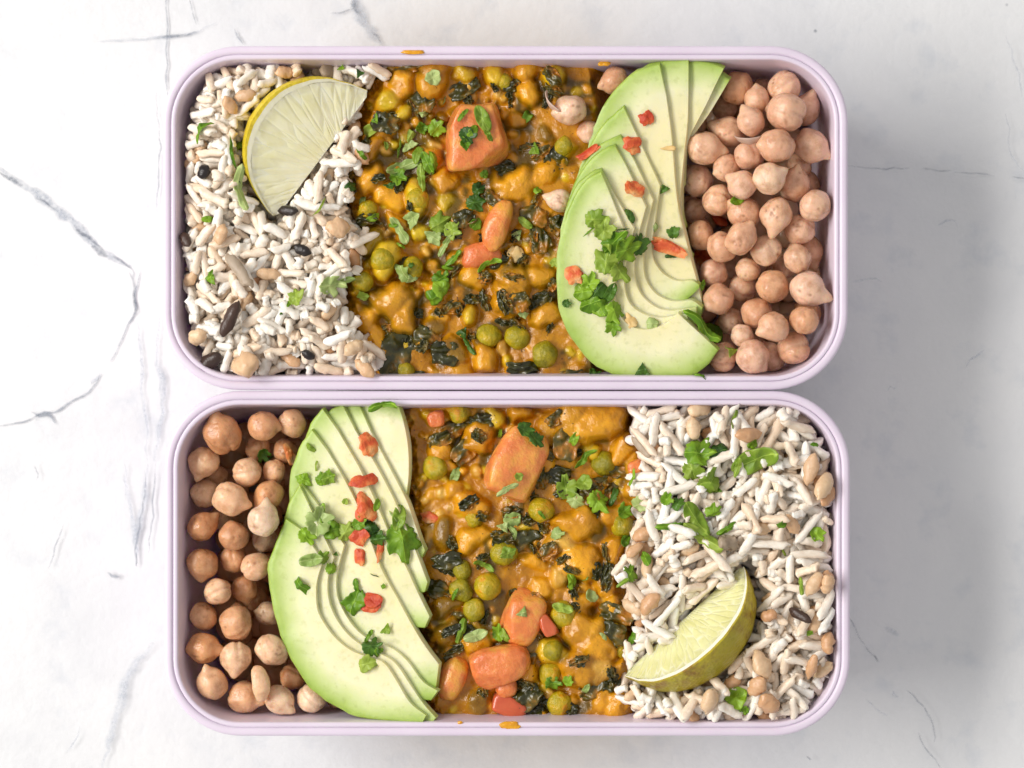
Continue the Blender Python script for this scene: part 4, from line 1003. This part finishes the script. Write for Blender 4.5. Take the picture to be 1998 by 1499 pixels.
def rice_heap(bx, poly_l, poly_r, y0, y1, target, n, specials, lows, seed, longer, keep, limes):
    rng = np.random.default_rng(seed); res = 2.0; long_share = 0.46 if longer < 1.05 else 0.56
    X0 = min(p[0] for p in poly_l) - 20; X1 = max(p[0] for p in poly_r) + 20
    nx, ny = int((X1 - X0) / res) + 1, int((y1 - y0 + 40) / res) + 1; Y0 = y0 - 20
    gx = X0 + np.arange(nx) * res; gy = Y0 + np.arange(ny) * res; GX, GY = np.meshgrid(gx, gy)
    lx = np.interp(gy, [p[1] for p in poly_l], [p[0] for p in poly_l]); rx = np.interp(gy, [p[1] for p in poly_r], [p[0] for p in poly_r])
    jig = lambda yy: 15 * np.sin(yy / 31.0 + seed) + 9 * np.sin(yy / 12.7 + 2 * seed)
    if bx == 'U': poly_r = [(np.interp(yy, [p[1] for p in poly_r], [p[0] for p in poly_r]) + jig(yy), yy) for yy in np.arange(y0 - 20, y1 + 20, 4.0)]; rx = np.interp(gy, [p[1] for p in poly_r], [p[0] for p in poly_r])
    else: poly_l = [(np.interp(yy, [p[1] for p in poly_l], [p[0] for p in poly_l]) + jig(yy), yy) for yy in np.arange(y0 - 20, y1 + 20, 4.0)]; lx = np.interp(gy, [p[1] for p in poly_l], [p[0] for p in poly_l])
    # wanted surface in pixels below the rim: sinks along the walls and at the side of the curry
    din = np.minimum(np.minimum(GX - lx[:, None], rx[:, None] - GX), np.minimum(GY - y0, y1 - GY))
    T = target - 34 * np.exp(-np.clip(din, 0, None) / 28) + 14 * vnoise(GX.shape, 45, rng)
    for (cx, cy, rr, dz) in lows: T -= dz * np.exp(-((GX - cx) ** 2 + (GY - cy) ** 2) / rr ** 2)
    for (cx, cy, ux, uy, a_, b_) in limes:
        tt = (GX - cx) * ux + (GY - cy) * uy; dd = (GX - cx) * -uy + (GY - cy) * ux
        T = np.where((dd > -15) & ((tt / (a_ + 22)) ** 2 + (dd / (b_ + 10)) ** 2 < 1), np.minimum(T, target - 80), T)
    H = T - 72.0; ID = -np.ones(H.shape, int); grains = []
    def drop(x, y, L, r, yaw, kind, mat, sink=0.14):
        c, s = math.cos(yaw), math.sin(yaw); hl = L / 2
        ts = np.linspace(-hl * 0.9, hl * 0.9, 7); hs = []
        for t in ts:
            best = -1e9
            for o in (-0.6 * r, 0, 0.6 * r):
                ix = int((x + c * t - s * o - X0) / res); iy = int((y + s * t + c * o - Y0) / res)
                if 0 <= ix < nx and 0 <= iy < ny: best = max(best, H[iy, ix] - (abs(o) * 0.25))
            hs.append(best)
        hs = np.array(hs)
        if hs.min() < -1e8: return
        sl = float(np.clip(np.polyfit(ts, hs, 1)[0], -0.5, 0.5)); z = float(np.percentile(hs - sl * ts, 80)) + r * sink
        ext = hl + r; ix0, ix1 = max(0, int((x - ext - X0) / res)), min(nx, int((x + ext - X0) / res) + 2); iy0, iy1 = max(0, int((y - ext - Y0) / res)), min(ny, int((y + ext - Y0) / res) + 2)
        dx = GX[iy0:iy1, ix0:ix1] - x; dy = GY[iy0:iy1, ix0:ix1] - y
        tt = dx * c + dy * s; dd = -dx * s + dy * c; over = np.clip(np.abs(tt) - (hl - r), 0, None)
        q = r * r - dd * dd - over * over
        top = np.where(q > 0, z + sl * tt + 0.86 * np.sqrt(np.clip(q, 0, None)), -1e9)
        sub = H[iy0:iy1, ix0:ix1]; m = top > sub; sub[m] = top[m]; ID[iy0:iy1, ix0:ix1][m] = len(grains)
        grains.append((x, y, z, L, r, yaw, sl, kind, mat))
    for g in range(n):
        best = None
        for _ in range(7):
            y = rng.uniform(y0 + 14, y1 - 12); a = np.interp(y, [p[1] for p in poly_l], [p[0] for p in poly_l]); b = np.interp(y, [p[1] for p in poly_r], [p[0] for p in poly_r]); x = rng.uniform(a + 14, b - 14)
            ix, iy = int((x - X0) / res), int((y - Y0) / res); dfc = H[iy, ix] - T[iy, ix]
            if best is None or dfc < best[0]: best = (dfc, x, y)
        if best[0] > 2: continue
        u = rng.random()
        if u < long_share: kind, mat, L, r = 'long', 'rice', rng.uniform(38, 66) * longer, rng.uniform(7.8, 10.4)
        elif u < 0.95: kind, mat, L, r = 'broken', 'rice', rng.uniform(16, 33), rng.uniform(7, 11)
        elif u < 0.992: kind, mat, L, r = 'fat', 'grain', rng.uniform(36, 50), rng.uniform(11.5, 15)
        else: kind, mat, L, r = 'long', 'husk', rng.uniform(36, 56), rng.uniform(7, 9)
        yaw = rng.uniform(0, math.pi); gx_, gy_ = best[1], best[2]; ex, ey = abs(math.cos(yaw)) * L / 2, abs(math.sin(yaw)) * L / 2
        wa = np.interp(gy_, [p[1] for p in poly_l], [p[0] for p in poly_l]); wb = np.interp(gy_, [p[1] for p in poly_r], [p[0] for p in poly_r])
        if bx == 'L': gx_ = min(gx_, wb - 2 - ex)      # keep clear of the box wall
        else: gx_ = max(gx_, wa + 2 + ex)
        gy_ = min(max(gy_, y0 + 2 + ey), y1 - 2 - ey)
        drop(gx_, gy_, L, r, yaw, kind, mat)
    nspec = len(grains)
    for (x, y, L, r, ang, mat, lab) in specials: drop(x, y, L, r, math.radians(-ang) * -1 * -1, 'fat' if mat != 'husk' else 'long', mat, 0.55)
    vis = np.bincount(ID[ID >= 0], minlength=len(grains))
    order = [i for i in np.argsort(-vis[:nspec]) if vis[i] > 0]
    white = [i for i in order if grains[i][8] == 'rice'][:keep]; other = [i for i in order if grains[i][8] != 'rice' and vis[i] > 12]
    single = set(white) | set(other) | set(range(nspec, len(grains)))
    SV, SF, ST, SM, SL, off = [], [], [], [], [], 0
    mats = ['rice', 'grain', 'husk', 'wild']; rowitems = []
    for i, (x, y, z, L, r, yaw, sl, kind, mat) in enumerate(grains):
        c = P(x, y, ZR + z * PX); vi = rng.integers(len(GR[kind]))
        Xd = Vector((math.cos(yaw), -math.sin(yaw), sl)).normalized()
        rot = Xd.to_track_quat('X', 'Z').to_matrix() @ Matrix.Rotation(rng.uniform(-0.7, 0.7) + (math.pi if rng.random() < .5 else 0), 3, 'X')
        sc = (L / 2 * PX, r * PX, r * PX)
        if i in single:
            me = grain_data(kind, int(vi), mat)
            nm = {'rice': 'rice_grain', 'grain': 'brown_rice_grain', 'wild': 'black_rice_grain', 'husk': 'rice_husk'}[mat]
            o = add(nm, me, cat={'rice': 'rice', 'grain': 'brown rice', 'wild': 'black rice', 'husk': 'rice husk'}[mat], loc=c, group=f"{nm.replace('_', ' ')}s in the {'upper' if bx == 'U' else 'lower'} box")
            o.rotation_euler = rot.to_euler(); o.scale = sc
            if i >= nspec: o['label'] = specials[i - nspec][6]
            else:
                size = 'long' if L > 46 else 'short'
                what = {'rice': f'{size} white rice grain', 'grain': 'plump brown rice grain', 'husk': 'thin greyish rice husk', 'wild': 'black rice grain'}[mat]
                rowitems.append((x, y, o, what))
        else:
            gv, gf = GR[kind][vi]
            q = (np.array(rot) @ (gv * np.array(sc)).T).T + np.array(c)
            SV.append(q); SL.append(gv * np.array([2.5, 1, 1]) + rng.uniform(0, 50)); SF += [[a + off for a in t] for t in gf]; ST.append(np.full(len(q), rng.random())); SM += [mats.index(mat)] * len(gf); off += len(q)
    write_rows(rowitems, '', 'upper' if bx == 'U' else 'lower', 30)
    V = np.vstack(SV); me = mesh_from('rice', V, SF)
    for m in mats: me.materials.append(M[m])
    me.polygons.foreach_set('material_index', np.array(SM, dtype=np.int32)); set_float_attr(me, 'tintv', np.concatenate(ST)); set_vec_attr(me, 'lco', np.vstack(SL))
    add('rice', me, label=f"white rice heap filling the {'left end of the upper' if bx == 'U' else 'right end of the lower'} box", cat='rice', kind='stuff')

SPU = [(448,622,74,14,65,'wild','long black grain standing out near the upper box left wall'),(562,412,44,11,-8,'wild','shiny black grain under the lower tip of the lime wedge'),(590,487,36,11,-20,'wild','dark red-brown grain in the middle of upper rice'),
 (361,468,36,11,-60,'wild','black grain against the left wall of the upper box'),(412,707,56,16,35,'wild','large blackish grain in the lower left corner, upper box'),(602,692,28,9,-30,'wild','small dark grain near the bottom wall, upper rice'),
 (468,528,80,11,-55,'husk','long grey-brown husk left of centre in upper rice'),(478,712,62,25,20,'grain','big orange chickpea-like grain at the bottom wall, upper rice'),(388,660,40,17,30,'grain','orange-brown grain near the lower left corner, upper rice'),
 (432,458,40,15,70,'grain','yellow-brown grain beside the left wall, upper rice'),(660,445,46,20,10,'grain','pinkish plump grain by the curry edge, upper rice'),(690,680,42,14,30,'grain','brown grain at the curry edge near the bottom, upper rice'),(395,335,30,14,80,'wild','dark gap-filling black grain left of the lime, upper rice'),
 (640,135,46,13,90,'husk','grey translucent husk near the top wall, upper rice'),(450,205,40,13,-50,'grain','tan grain in the upper left corner, upper rice')]
SPL = [(1583,915,62,15,80,'grain','upper of two reddish grains beside the right wall, lower rice'),(1606,947,60,17,62,'grain','lower of two reddish grains beside the right wall, lower rice'),(1486,1298,58,18,-60,'grain','plump tan grain right of the lime wedge peel, lower rice'),
 (1478,1340,46,17,60,'grain','orange-brown grain beside the round parsley leaf, lower rice'),(1383,1368,52,18,75,'grain','pale plump grain below the lime wedge, lower rice'),(1502,1372,50,20,-40,'grain','cream grain with a dark spot near the bottom, lower rice'),
 (1583,1300,54,11,75,'grain','slim yellow grain near the lower right wall, lower rice'),(1618,1255,44,14,85,'grain','pinkish grain hugging the right wall, lower rice'),(1590,1140,50,15,60,'grain','brown-pink grain right of the lime tip, lower rice'),(1612,1140,40,14,85,'grain','second brown-pink grain at the right wall, lower rice'),
 (1270,1180,52,15,50,'grain','brown grain left of the lime wedge, lower rice'),(1365,800,50,17,10,'grain','orange-tan grain at the top wall, lower rice'),(1460,845,56,15,5,'grain','cream broken grain near the top wall, lower rice'),(1562,1200,52,10,-30,'wild','black grain in the gap right of the lime, lower rice'),
 (1500,1200,34,13,20,'grain','reddish broken grain beside the lime peel, lower rice'),(1240,1075,40,12,40,'grain','pinkish brown grain at the curry edge, lower rice'),(1420,1060,40,13,10,'husk','bluish grey husk in the middle of lower rice')]
rice_heap('U', [(440, 110), (395, 160), (365, 220), (356, 300), (356, 600), (375, 660), (420, 720), (460, 745)], [(760, 110), (715, 200), (700, 300), (705, 420), (715, 500), (690, 560), (700, 640), (735, 700), (760, 745)], 122, 740, -27, 2600,
          SPU, [(400, 140, 60, 20)], 11, 1.0, 150, [(630, 304, -0.6, 0.8, 150, 165)])
rice_heap('L', [(1230, 780), (1215, 850), (1255, 900), (1250, 960), (1230, 1010), (1205, 1100), (1225, 1200), (1215, 1300), (1225, 1415)], [(1540, 780), (1590, 820), (1620, 880), (1630, 950), (1630, 1300), (1612, 1350), (1580, 1390), (1540, 1415)], 788, 1412, -23, 2600,
          SPL, [], 12, 1.22, 150, [(1339, 1207, 0.736, -0.677, 155, 135)])

# ------------------------------------------------------------------ herbs and chili, laid on whatever is below
bpy.context.view_layer.update()
DG = bpy.context.evaluated_depsgraph_get()
def top_at(px, py):
    o = cam.location; d = (P(px, py, 0.0) - o).normalized()
    hit, loc, nrm, *_ = SC.ray_cast(DG, o, d)
    return (loc, nrm) if hit else (P(px, py, ZR - 0.01), Vector((0, 0, 1)))
def seat(px, py, r):
    """height and mean slope of the surface under a piece of radius r pixels"""
    pts = [top_at(px, py)[0]]
    for a in range(0, 360, 60): pts.append(top_at(px + 0.6 * r * math.cos(math.radians(a)), py + 0.6 * r * math.sin(math.radians(a)))[0])
    A = np.array([[p.x, p.y, 1] for p in pts]); zz = np.array([p.z for p in pts])
    c, *_ = np.linalg.lstsq(A - np.array([pts[0].x, pts[0].y, 0]), zz, rcond=None)
    nrm = Vector((-np.clip(c[0], -.6, .6), -np.clip(c[1], -.6, .6), 1)).normalized()
    return max(float(c[2]), float(np.percentile(zz, 60))), nrm

def outline(kind, rng):
    n = 40; th = np.linspace(0, 2 * math.pi, n, endpoint=False)
    if kind == 'oval': r = 1 / np.sqrt((np.cos(th) / 0.5) ** 2 + (np.sin(th) / rng.uniform(.2, .27)) ** 2)
    elif kind == 'round': r = 0.42 * (1 + 0.08 * np.sin(3 * th + rng.uniform(0, 6)) + 0.05 * np.sin(7 * th))
    elif kind == 'strip':
        w = rng.uniform(.10, .15); r = 1 / (np.abs(np.cos(th) / 0.5) ** 3 + np.abs(np.sin(th) / w) ** 3) ** (1 / 3); r = r * (1 + 0.12 * np.sin(5 * th + rng.uniform(0, 6)))
    elif kind == 'thin':
        w = 0.045; r = 1 / (np.abs(np.cos(th) / 0.5) ** 2.5 + np.abs(np.sin(th) / w) ** 2.5) ** (1 / 2.5)
    elif kind == 'shard':
        k = rng.integers(3, 5); a0 = rng.uniform(0, 6); vv = []
        for i in range(k):
            a = a0 + 2 * math.pi * i / k + rng.uniform(-.3, .3); rr = rng.uniform(.38, .56); vv.append((rr * math.cos(a), rr * math.sin(a) * 0.8))
        vv = np.array(vv); r = []
        for t in th:
            d = np.array([math.cos(t), math.sin(t)]); best = 1.0
            for i in range(k):
                p, q = vv[i], vv[(i + 1) % k]; e = q - p; nn = np.array([e[1], -e[0]]); den = d @ nn
                if den > 1e-6: best = min(best, (p @ nn) / den)
            r.append(best)
        r = np.clip(np.array(r), 0.06, 0.6) * (1 + 0.06 * np.sin(9 * th + rng.uniform(0, 6)))
    else:   # lobed leaf, wedge base at -x, three toothed lobes towards +x
        lob = np.zeros(n)
        for a, w, h in ((0.0, 0.40, 0.55), (0.95, 0.42, 0.46), (-0.95, 0.42, 0.46), (2.0, .36, .27), (-2.0, .36, .27)):
            d = np.angle(np.exp(1j * (th - a - rng.uniform(-.12, .12)))); lob = np.maximum(lob, h * rng.uniform(.85, 1.08) * np.exp(-(np.abs(d) / (w * 1.06)) ** 3.4))
        r = np.maximum(lob, 0.31 + 0.03 * rng.random(n)) * (1 + 0.07 * np.sin(13 * th + rng.uniform(0, 6)))
    return th, np.asarray(r)

def leaf_geo(kind, rng):
    th, r = outline(kind, rng); n = len(th)
    V = [(0, 0, 0)]; vein = [1.0]; F = []
    rings = [0.3, 0.58, 0.82, 1.0]
    for q in rings:
        for t, rr in zip(th, r):
            x, y = q * rr * math.cos(t), q * rr * math.sin(t); V.append((x, y, 0))
            mid = math.exp(-(y / 0.022) ** 2); sv = 0.8 * max(0, math.sin((x * 1.0 - abs(y) * 0.75) * 42)) ** 6
            vein.append(max(mid, sv) if kind != 'thin' else 0.3)
    for j in range(n): F.append((0, 1 + j, 1 + (j + 1) % n))
    for i in range(len(rings) - 1):
        for j in range(n):
            a = 1 + i * n + j; b = 1 + i * n + (j + 1) % n; F.append((a, a + n, b + n, b))
    V = np.array(V, float)
    fold = rng.uniform(0.05, 0.5) * rng.choice([1, 1, -1]); curl = rng.uniform(-1.5, 1.1)
    s = rng.uniform(0, 50)
    V[:, 2] = fold * np.abs(V[:, 1]) + curl * V[:, 0] ** 2 + 0.16 * np.array([nz(p, 3.6, s) for p in V]) + 0.04 * np.array([nz(p, 11.0, s) for p in V])
    return V, F, vein

def herb(bx, x, y, size, ang, kind, tone, extra=()):
    rng = np.random.default_rng(int(x * 7 + y * 13 + size))
    V, F, vein = leaf_geo(kind, rng)
    V = V * size * (1.22 if (bx == 'U' and 1130 < x < 1262 and 405 < y < 645) else 1.0 if (bx == 'L' and 580 < x < 830 and y < 1200) else 1.02)
    if kind == 'sprig': V *= 0.8
    me = mesh_from('parsley_leaf', V * PX, F); set_float_attr(me, 'vein', vein)
    z, nrm = seat(x, y, size * 0.45)
    q = nrm.to_track_quat('Z', 'Y').to_matrix() @ Matrix.Rotation(math.radians(ang), 3, 'Z') if nrm.z < 0.9999 else Matrix.Rotation(math.radians(ang), 3, 'Z')
    up = Vector((0, 0, 1)); rotq = up.rotation_difference(nrm).to_matrix()
    R = rotq @ Matrix.Rotation(math.radians(ang), 3, 'Z')
    lowest = float(np.percentile((np.array(R) @ V.T)[2], 25)) * PX
    o = add('parsley_leaf', me, M['herb_' + tone], cat='parsley', group='chopped parsley', loc=P(x, y, z + 0.0006 - lowest))
    o.rotation_euler = R.to_euler()
    s = o.modifiers.new('thick', 'SOLIDIFY'); s.thickness = 0.00013; s.offset = 0
    shape = {'oval': 'oval parsley bit', 'round': 'rounded parsley leaf', 'strip': 'parsley strip', 'thin': 'thin parsley stem', 'shard': 'parsley shard', 'lobed': 'lobed parsley leaf'}[kind]
    look = {'mid': 'green', 'light': 'light green', 'dark': 'dark green', 'pale': 'pale'}[tone]
    later(o, ('large ' if size >= 70 and kind != 'thin' else '') + look + ' ' + shape, x, y, bx)

HU = [(392,250,50,50,'strip','mid'),(452,300,70,100,'thin','mid'),(468,370,90,-80,'strip','pale'),(466,285,36,30,'oval','mid'),(410,540,44,40,'shard','mid'),(578,582,44,100,'lobed','light'),(565,590,26,60,'strip','mid'),(640,555,58,5,'lobed','pale'),(672,548,46,15,'strip','pale'),
 (702,142,32,80,'shard','dark'),(666,133,20,0,'shard','mid'),(705,300,34,-60,'strip','mid'),(684,362,36,40,'lobed','dark'),(625,405,46,55,'thin','light'),(405,428,24,0,'oval','mid'),(548,612,9,0,'shard','dark'),(462,345,30,-60,'thin','dark'),
 (845,152,36,30,'round','pale'),(722,255,46,25,'oval','light'),(733,234,28,80,'shard','mid'),(753,284,18,100,'oval','light'),(800,265,36,60,'shard','light'),(822,250,34,10,'shard','mid'),(850,252,46,50,'lobed','mid'),(826,222,24,0,'shard','pale'),(786,325,70,20,'strip','pale'),(775,345,46,-20,'lobed','mid'),
 (798,285,46,100,'shard','pale'),(815,300,40,75,'oval','light'),(835,318,50,-70,'oval','mid'),(822,345,60,-85,'strip','light'),(848,320,46,-80,'strip','mid'),(779,290,44,85,'thin','light'),(760,362,34,20,'shard','dark'),(868,196,20,70,'thin','pale'),(903,224,30,50,'strip','mid'),(910,262,44,-60,'lobed','dark'),(922,258,34,60,'oval','mid'),
 (942,232,56,-65,'oval','light'),(952,262,34,-60,'strip','light'),(908,282,34,-80,'shard','mid'),(1030,226,34,55,'oval','mid'),(1042,292,44,-65,'shard','light'),(945,340,20,0,'round','mid'),(932,370,36,20,'lobed','dark'),(925,395,50,10,'lobed','dark'),(1048,372,22,30,'lobed','mid'),(706,390,26,60,'shard','pale'),(730,425,30,20,'oval','mid'),
 (782,450,60,-60,'strip','pale'),(805,425,46,30,'shard','pale'),(855,438,56,30,'lobed','light'),(880,448,46,-20,'lobed','light'),(845,462,46,-30,'shard','pale'),(868,478,54,60,'strip','pale'),(885,505,44,40,'strip','mid'),(1025,436,36,-40,'oval','light'),(1010,456,32,-50,'shard','pale'),(928,438,30,50,'round','mid'),(780,478,28,-10,'strip','mid'),
 (790,535,64,-70,'shard','pale'),(806,545,36,-20,'shard','pale'),(802,518,16,60,'lobed','dark'),(858,545,46,40,'lobed','mid'),(862,565,42,-40,'round','mid'),(845,582,40,20,'round','mid'),(872,522,28,-10,'strip','mid'),(708,578,34,0,'shard','light'),(955,512,52,20,'strip','mid'),(905,650,42,-40,'shard','dark'),(915,675,44,-60,'strip','dark'),(1020,612,28,-10,'shard','pale'),(765,440,20,0,'oval','mid'),
 (1158,428,46,0,'lobed','light'),(1152,450,30,40,'thin','mid'),(1178,452,46,80,'lobed','light'),(1196,475,56,45,'lobed','mid'),(1183,512,58,80,'lobed','light'),(1218,488,56,10,'lobed','mid'),(1208,528,46,-50,'lobed','light'),(1244,480,46,80,'lobed','dark'),(1215,448,26,10,'thin','dark'),
 (1150,555,40,70,'lobed','mid'),(1137,570,36,190,'round','mid'),(1165,568,36,50,'round','dark'),(1153,592,42,200,'round','mid'),(1172,602,34,-60,'round','mid'),(1190,572,36,60,'oval','dark'),(1198,606,46,-70,'lobed','mid'),(1196,635,34,-80,'lobed','mid'),(1230,421,26,-60,'oval','dark'),(1296,370,28,40,'shard','dark'),(1314,455,34,100,'lobed','dark'),(1280,446,20,90,'oval','pale'),
 (1104,592,22,0,'lobed','dark'),(1082,512,26,-50,'lobed','light'),(1252,722,42,20,'shard','dark'),(1272,632,28,0,'round','pale'),(1372,640,92,-40,'strip','mid'),(1390,655,70,-50,'oval','mid'),(1428,684,40,10,'shard','light'),(1368,560,30,60,'oval','mid'),(1437,393,36,30,'oval','mid'),(1158,726,28,0,'lobed','dark'),(1372,734,34,-20,'strip','mid'),(1308,500,24,0,'strip','dark')]
HL = [(592,935,40,-30,'shard','mid'),(625,938,34,30,'lobed','mid'),(640,932,40,20,'lobed','light'),(605,874,26,-40,'oval','light'),(617,908,40,85,'thin','light'),(620,1020,74,80,'lobed','pale'),(628,1000,40,85,'strip','mid'),(648,1034,46,10,'round','mid'),(672,1040,50,60,'lobed','light'),(700,1022,38,30,'lobed','mid'),(722,1030,46,-60,'lobed','dark'),(735,1052,40,10,'lobed','dark'),
 (596,1045,46,-60,'lobed','mid'),(608,1092,50,10,'oval','pale'),(630,1090,34,60,'lobed','light'),(646,1110,34,70,'lobed','mid'),(655,1082,18,60,'shard','dark'),(588,1143,64,-45,'strip','mid'),(690,1175,74,70,'shard','mid'),(695,1145,36,100,'strip','mid'),(785,1050,96,-80,'lobed','mid'),(778,1010,54,80,'oval','light'),(768,1010,40,-50,'thin','pale'),(753,1228,34,60,'shard','light'),
 (722,1262,50,10,'lobed','dark'),(738,1268,34,-30,'shard','mid'),(715,1296,48,15,'shard','light'),(735,985,28,70,'oval','mid'),(674,979,15,60,'round','light'),(720,1240,30,60,'strip','mid'),(730,1123,20,-20,'thin','dark'),(748,1144,14,60,'shard','mid'),(512,885,36,-60,'lobed','dark'),(522,895,24,20,'strip','dark'),(745,790,60,10,'strip','mid'),
 (1022,838,44,-10,'lobed','dark'),(1045,855,44,-40,'lobed','dark'),(976,846,24,80,'strip','mid'),(1120,858,34,60,'oval','mid'),(1138,895,56,45,'strip','mid'),(1105,955,60,100,'lobed','light'),(1140,942,40,40,'round','light'),(1122,975,50,-40,'lobed','pale'),(1165,975,56,-50,'lobed','mid'),(1198,968,40,70,'strip','dark'),(990,955,48,30,'strip','pale'),(888,928,36,70,'oval','pale'),(1000,1015,40,20,'round','pale'),(985,1028,34,-30,'shard','pale'),(1000,1035,40,-60,'strip','pale'),
 (1085,1042,36,10,'lobed','pale'),(992,1080,38,20,'shard','light'),(945,1103,46,-30,'strip','light'),(887,1160,32,60,'strip','mid'),(902,1228,52,70,'strip','light'),(928,1240,50,20,'oval','pale'),(972,1238,44,80,'lobed','mid'),(985,1245,34,-60,'oval','light'),(1117,1135,36,-80,'oval','mid'),(1145,1130,30,60,'thin','light'),(1152,1165,32,80,'round','pale'),(1098,1187,44,-20,'oval','light'),(1020,1196,36,15,'shard','pale'),(1076,1335,42,0,'lobed','mid'),(1108,1330,32,60,'lobed','mid'),(1143,1345,28,60,'oval','pale'),(1178,1242,20,-50,'oval','pale'),
 (1057,1005,22,-50,'strip','mid'),(1012,930,20,0,'round','light'),(1215,1000,40,40,'lobed','mid'),(1245,985,46,30,'lobed','pale'),(1235,935,36,80,'strip','mid'),(1220,1055,34,60,'oval','mid'),(1230,1120,46,60,'lobed','mid'),(1218,1135,36,40,'strip','light'),(1260,1090,34,-60,'oval','mid'),(1235,1245,36,70,'oval','mid'),
 (1360,885,76,0,'lobed','mid'),(1350,915,56,-70,'lobed','light'),(1385,940,70,20,'lobed','light'),(1402,880,46,10,'round','dark'),(1395,955,40,-30,'shard','mid'),(1475,895,100,25,'oval','light'),(1440,910,44,70,'strip','light'),(1432,815,76,65,'thin','light'),(1468,866,26,20,'round','mid'),(1318,1028,70,0,'strip','mid'),(1355,1010,80,-55,'oval','light'),(1375,1050,90,-35,'strip','light'),(1322,985,36,60,'lobed','dark'),(1300,975,34,40,'lobed','mid'),
 (1390,1000,42,30,'lobed','mid'),(1420,1032,44,30,'strip','mid'),(1525,1024,26,30,'shard','mid'),(1590,868,18,0,'oval','mid'),(1592,1042,40,-50,'lobed','mid'),(1530,1078,24,-60,'strip','light'),(1436,1362,52,20,'round','mid'),(1452,1385,22,-40,'round','mid'),(1563,1142,40,-80,'strip','light'),(1580,1235,18,0,'shard','mid')]
for e in HU: herb('U', *e)
for e in HL: herb('L', *e)

# dried chili flakes
def flake(bx, x, y, w, h, ang, mat, look, name='chili_flake'):
    seed = x * 0.37 + y * 0.11; v, f = ico(3)
    q = v * (1 + 0.75 * np.array([nz(p, 1.2, seed) for p in v]) + 0.30 * np.array([abs(nz(p, 2.6, seed + 5)) for p in v]))[:, None]
    q = q * np.array([w / 2, h / 2, min(w, h) * 0.17]) * 0.92; q[:, 2] += 0.006 * q[:, 0] ** 2 * (1 if (x % 2) else -1)
    me = mesh_from(name, q * PX, f, name != 'chili_flake'); z, nrm = seat(x, y, max(w, h) * 0.4)
    R = Vector((0, 0, 1)).rotation_difference(nrm).to_matrix() @ Matrix.Rotation(math.radians(ang), 3, 'Z') @ Matrix.Rotation(random.uniform(-.3, .3), 3, 'X')
    o = add(name, me, M[mat], cat='chili flake' if name == 'chili_flake' else 'seed', group='dried chili flakes' if name == 'chili_flake' else 'chili seeds', loc=P(x, y, z + min(w, h) * 0.16 * PX))
    o.rotation_euler = R.to_euler()
    later(o, look, x, y, bx)
for e in [(1260,232,30,28,20),(1232,283,40,32,0),(1147,300,48,22,25),(1237,368,40,30,-30),(1305,483,72,26,-22),(1370,502,48,28,-45),(1403,427,42,30,-30),(1120,538,32,38,10)]: flake('U', *e, 'chili', 'red chili flake')
flake('U', 1230, 627, 20, 28, 30, 'seed', 'brown curled chili scrap'); flake('U', 1305, 290, 28, 9, 0, 'seed', 'slim yellow chili seed', 'chili_seed'); flake('U', 1005, 494, 28, 30, 0, 'seed', 'round pale chili seed', 'chili_seed')
for e in [(718,868,36,50,10),(712,936,56,26,12),(710,990,38,52,10),(701,1047,34,30,20),(704,1090,22,34,0),(742,1076,14,44,-10),(727,1178,44,34,-15),(565,888,24,40,20),(838,1010,38,22,-25)]: flake('L', *e, 'chili', 'red chili flake')

write_labels()
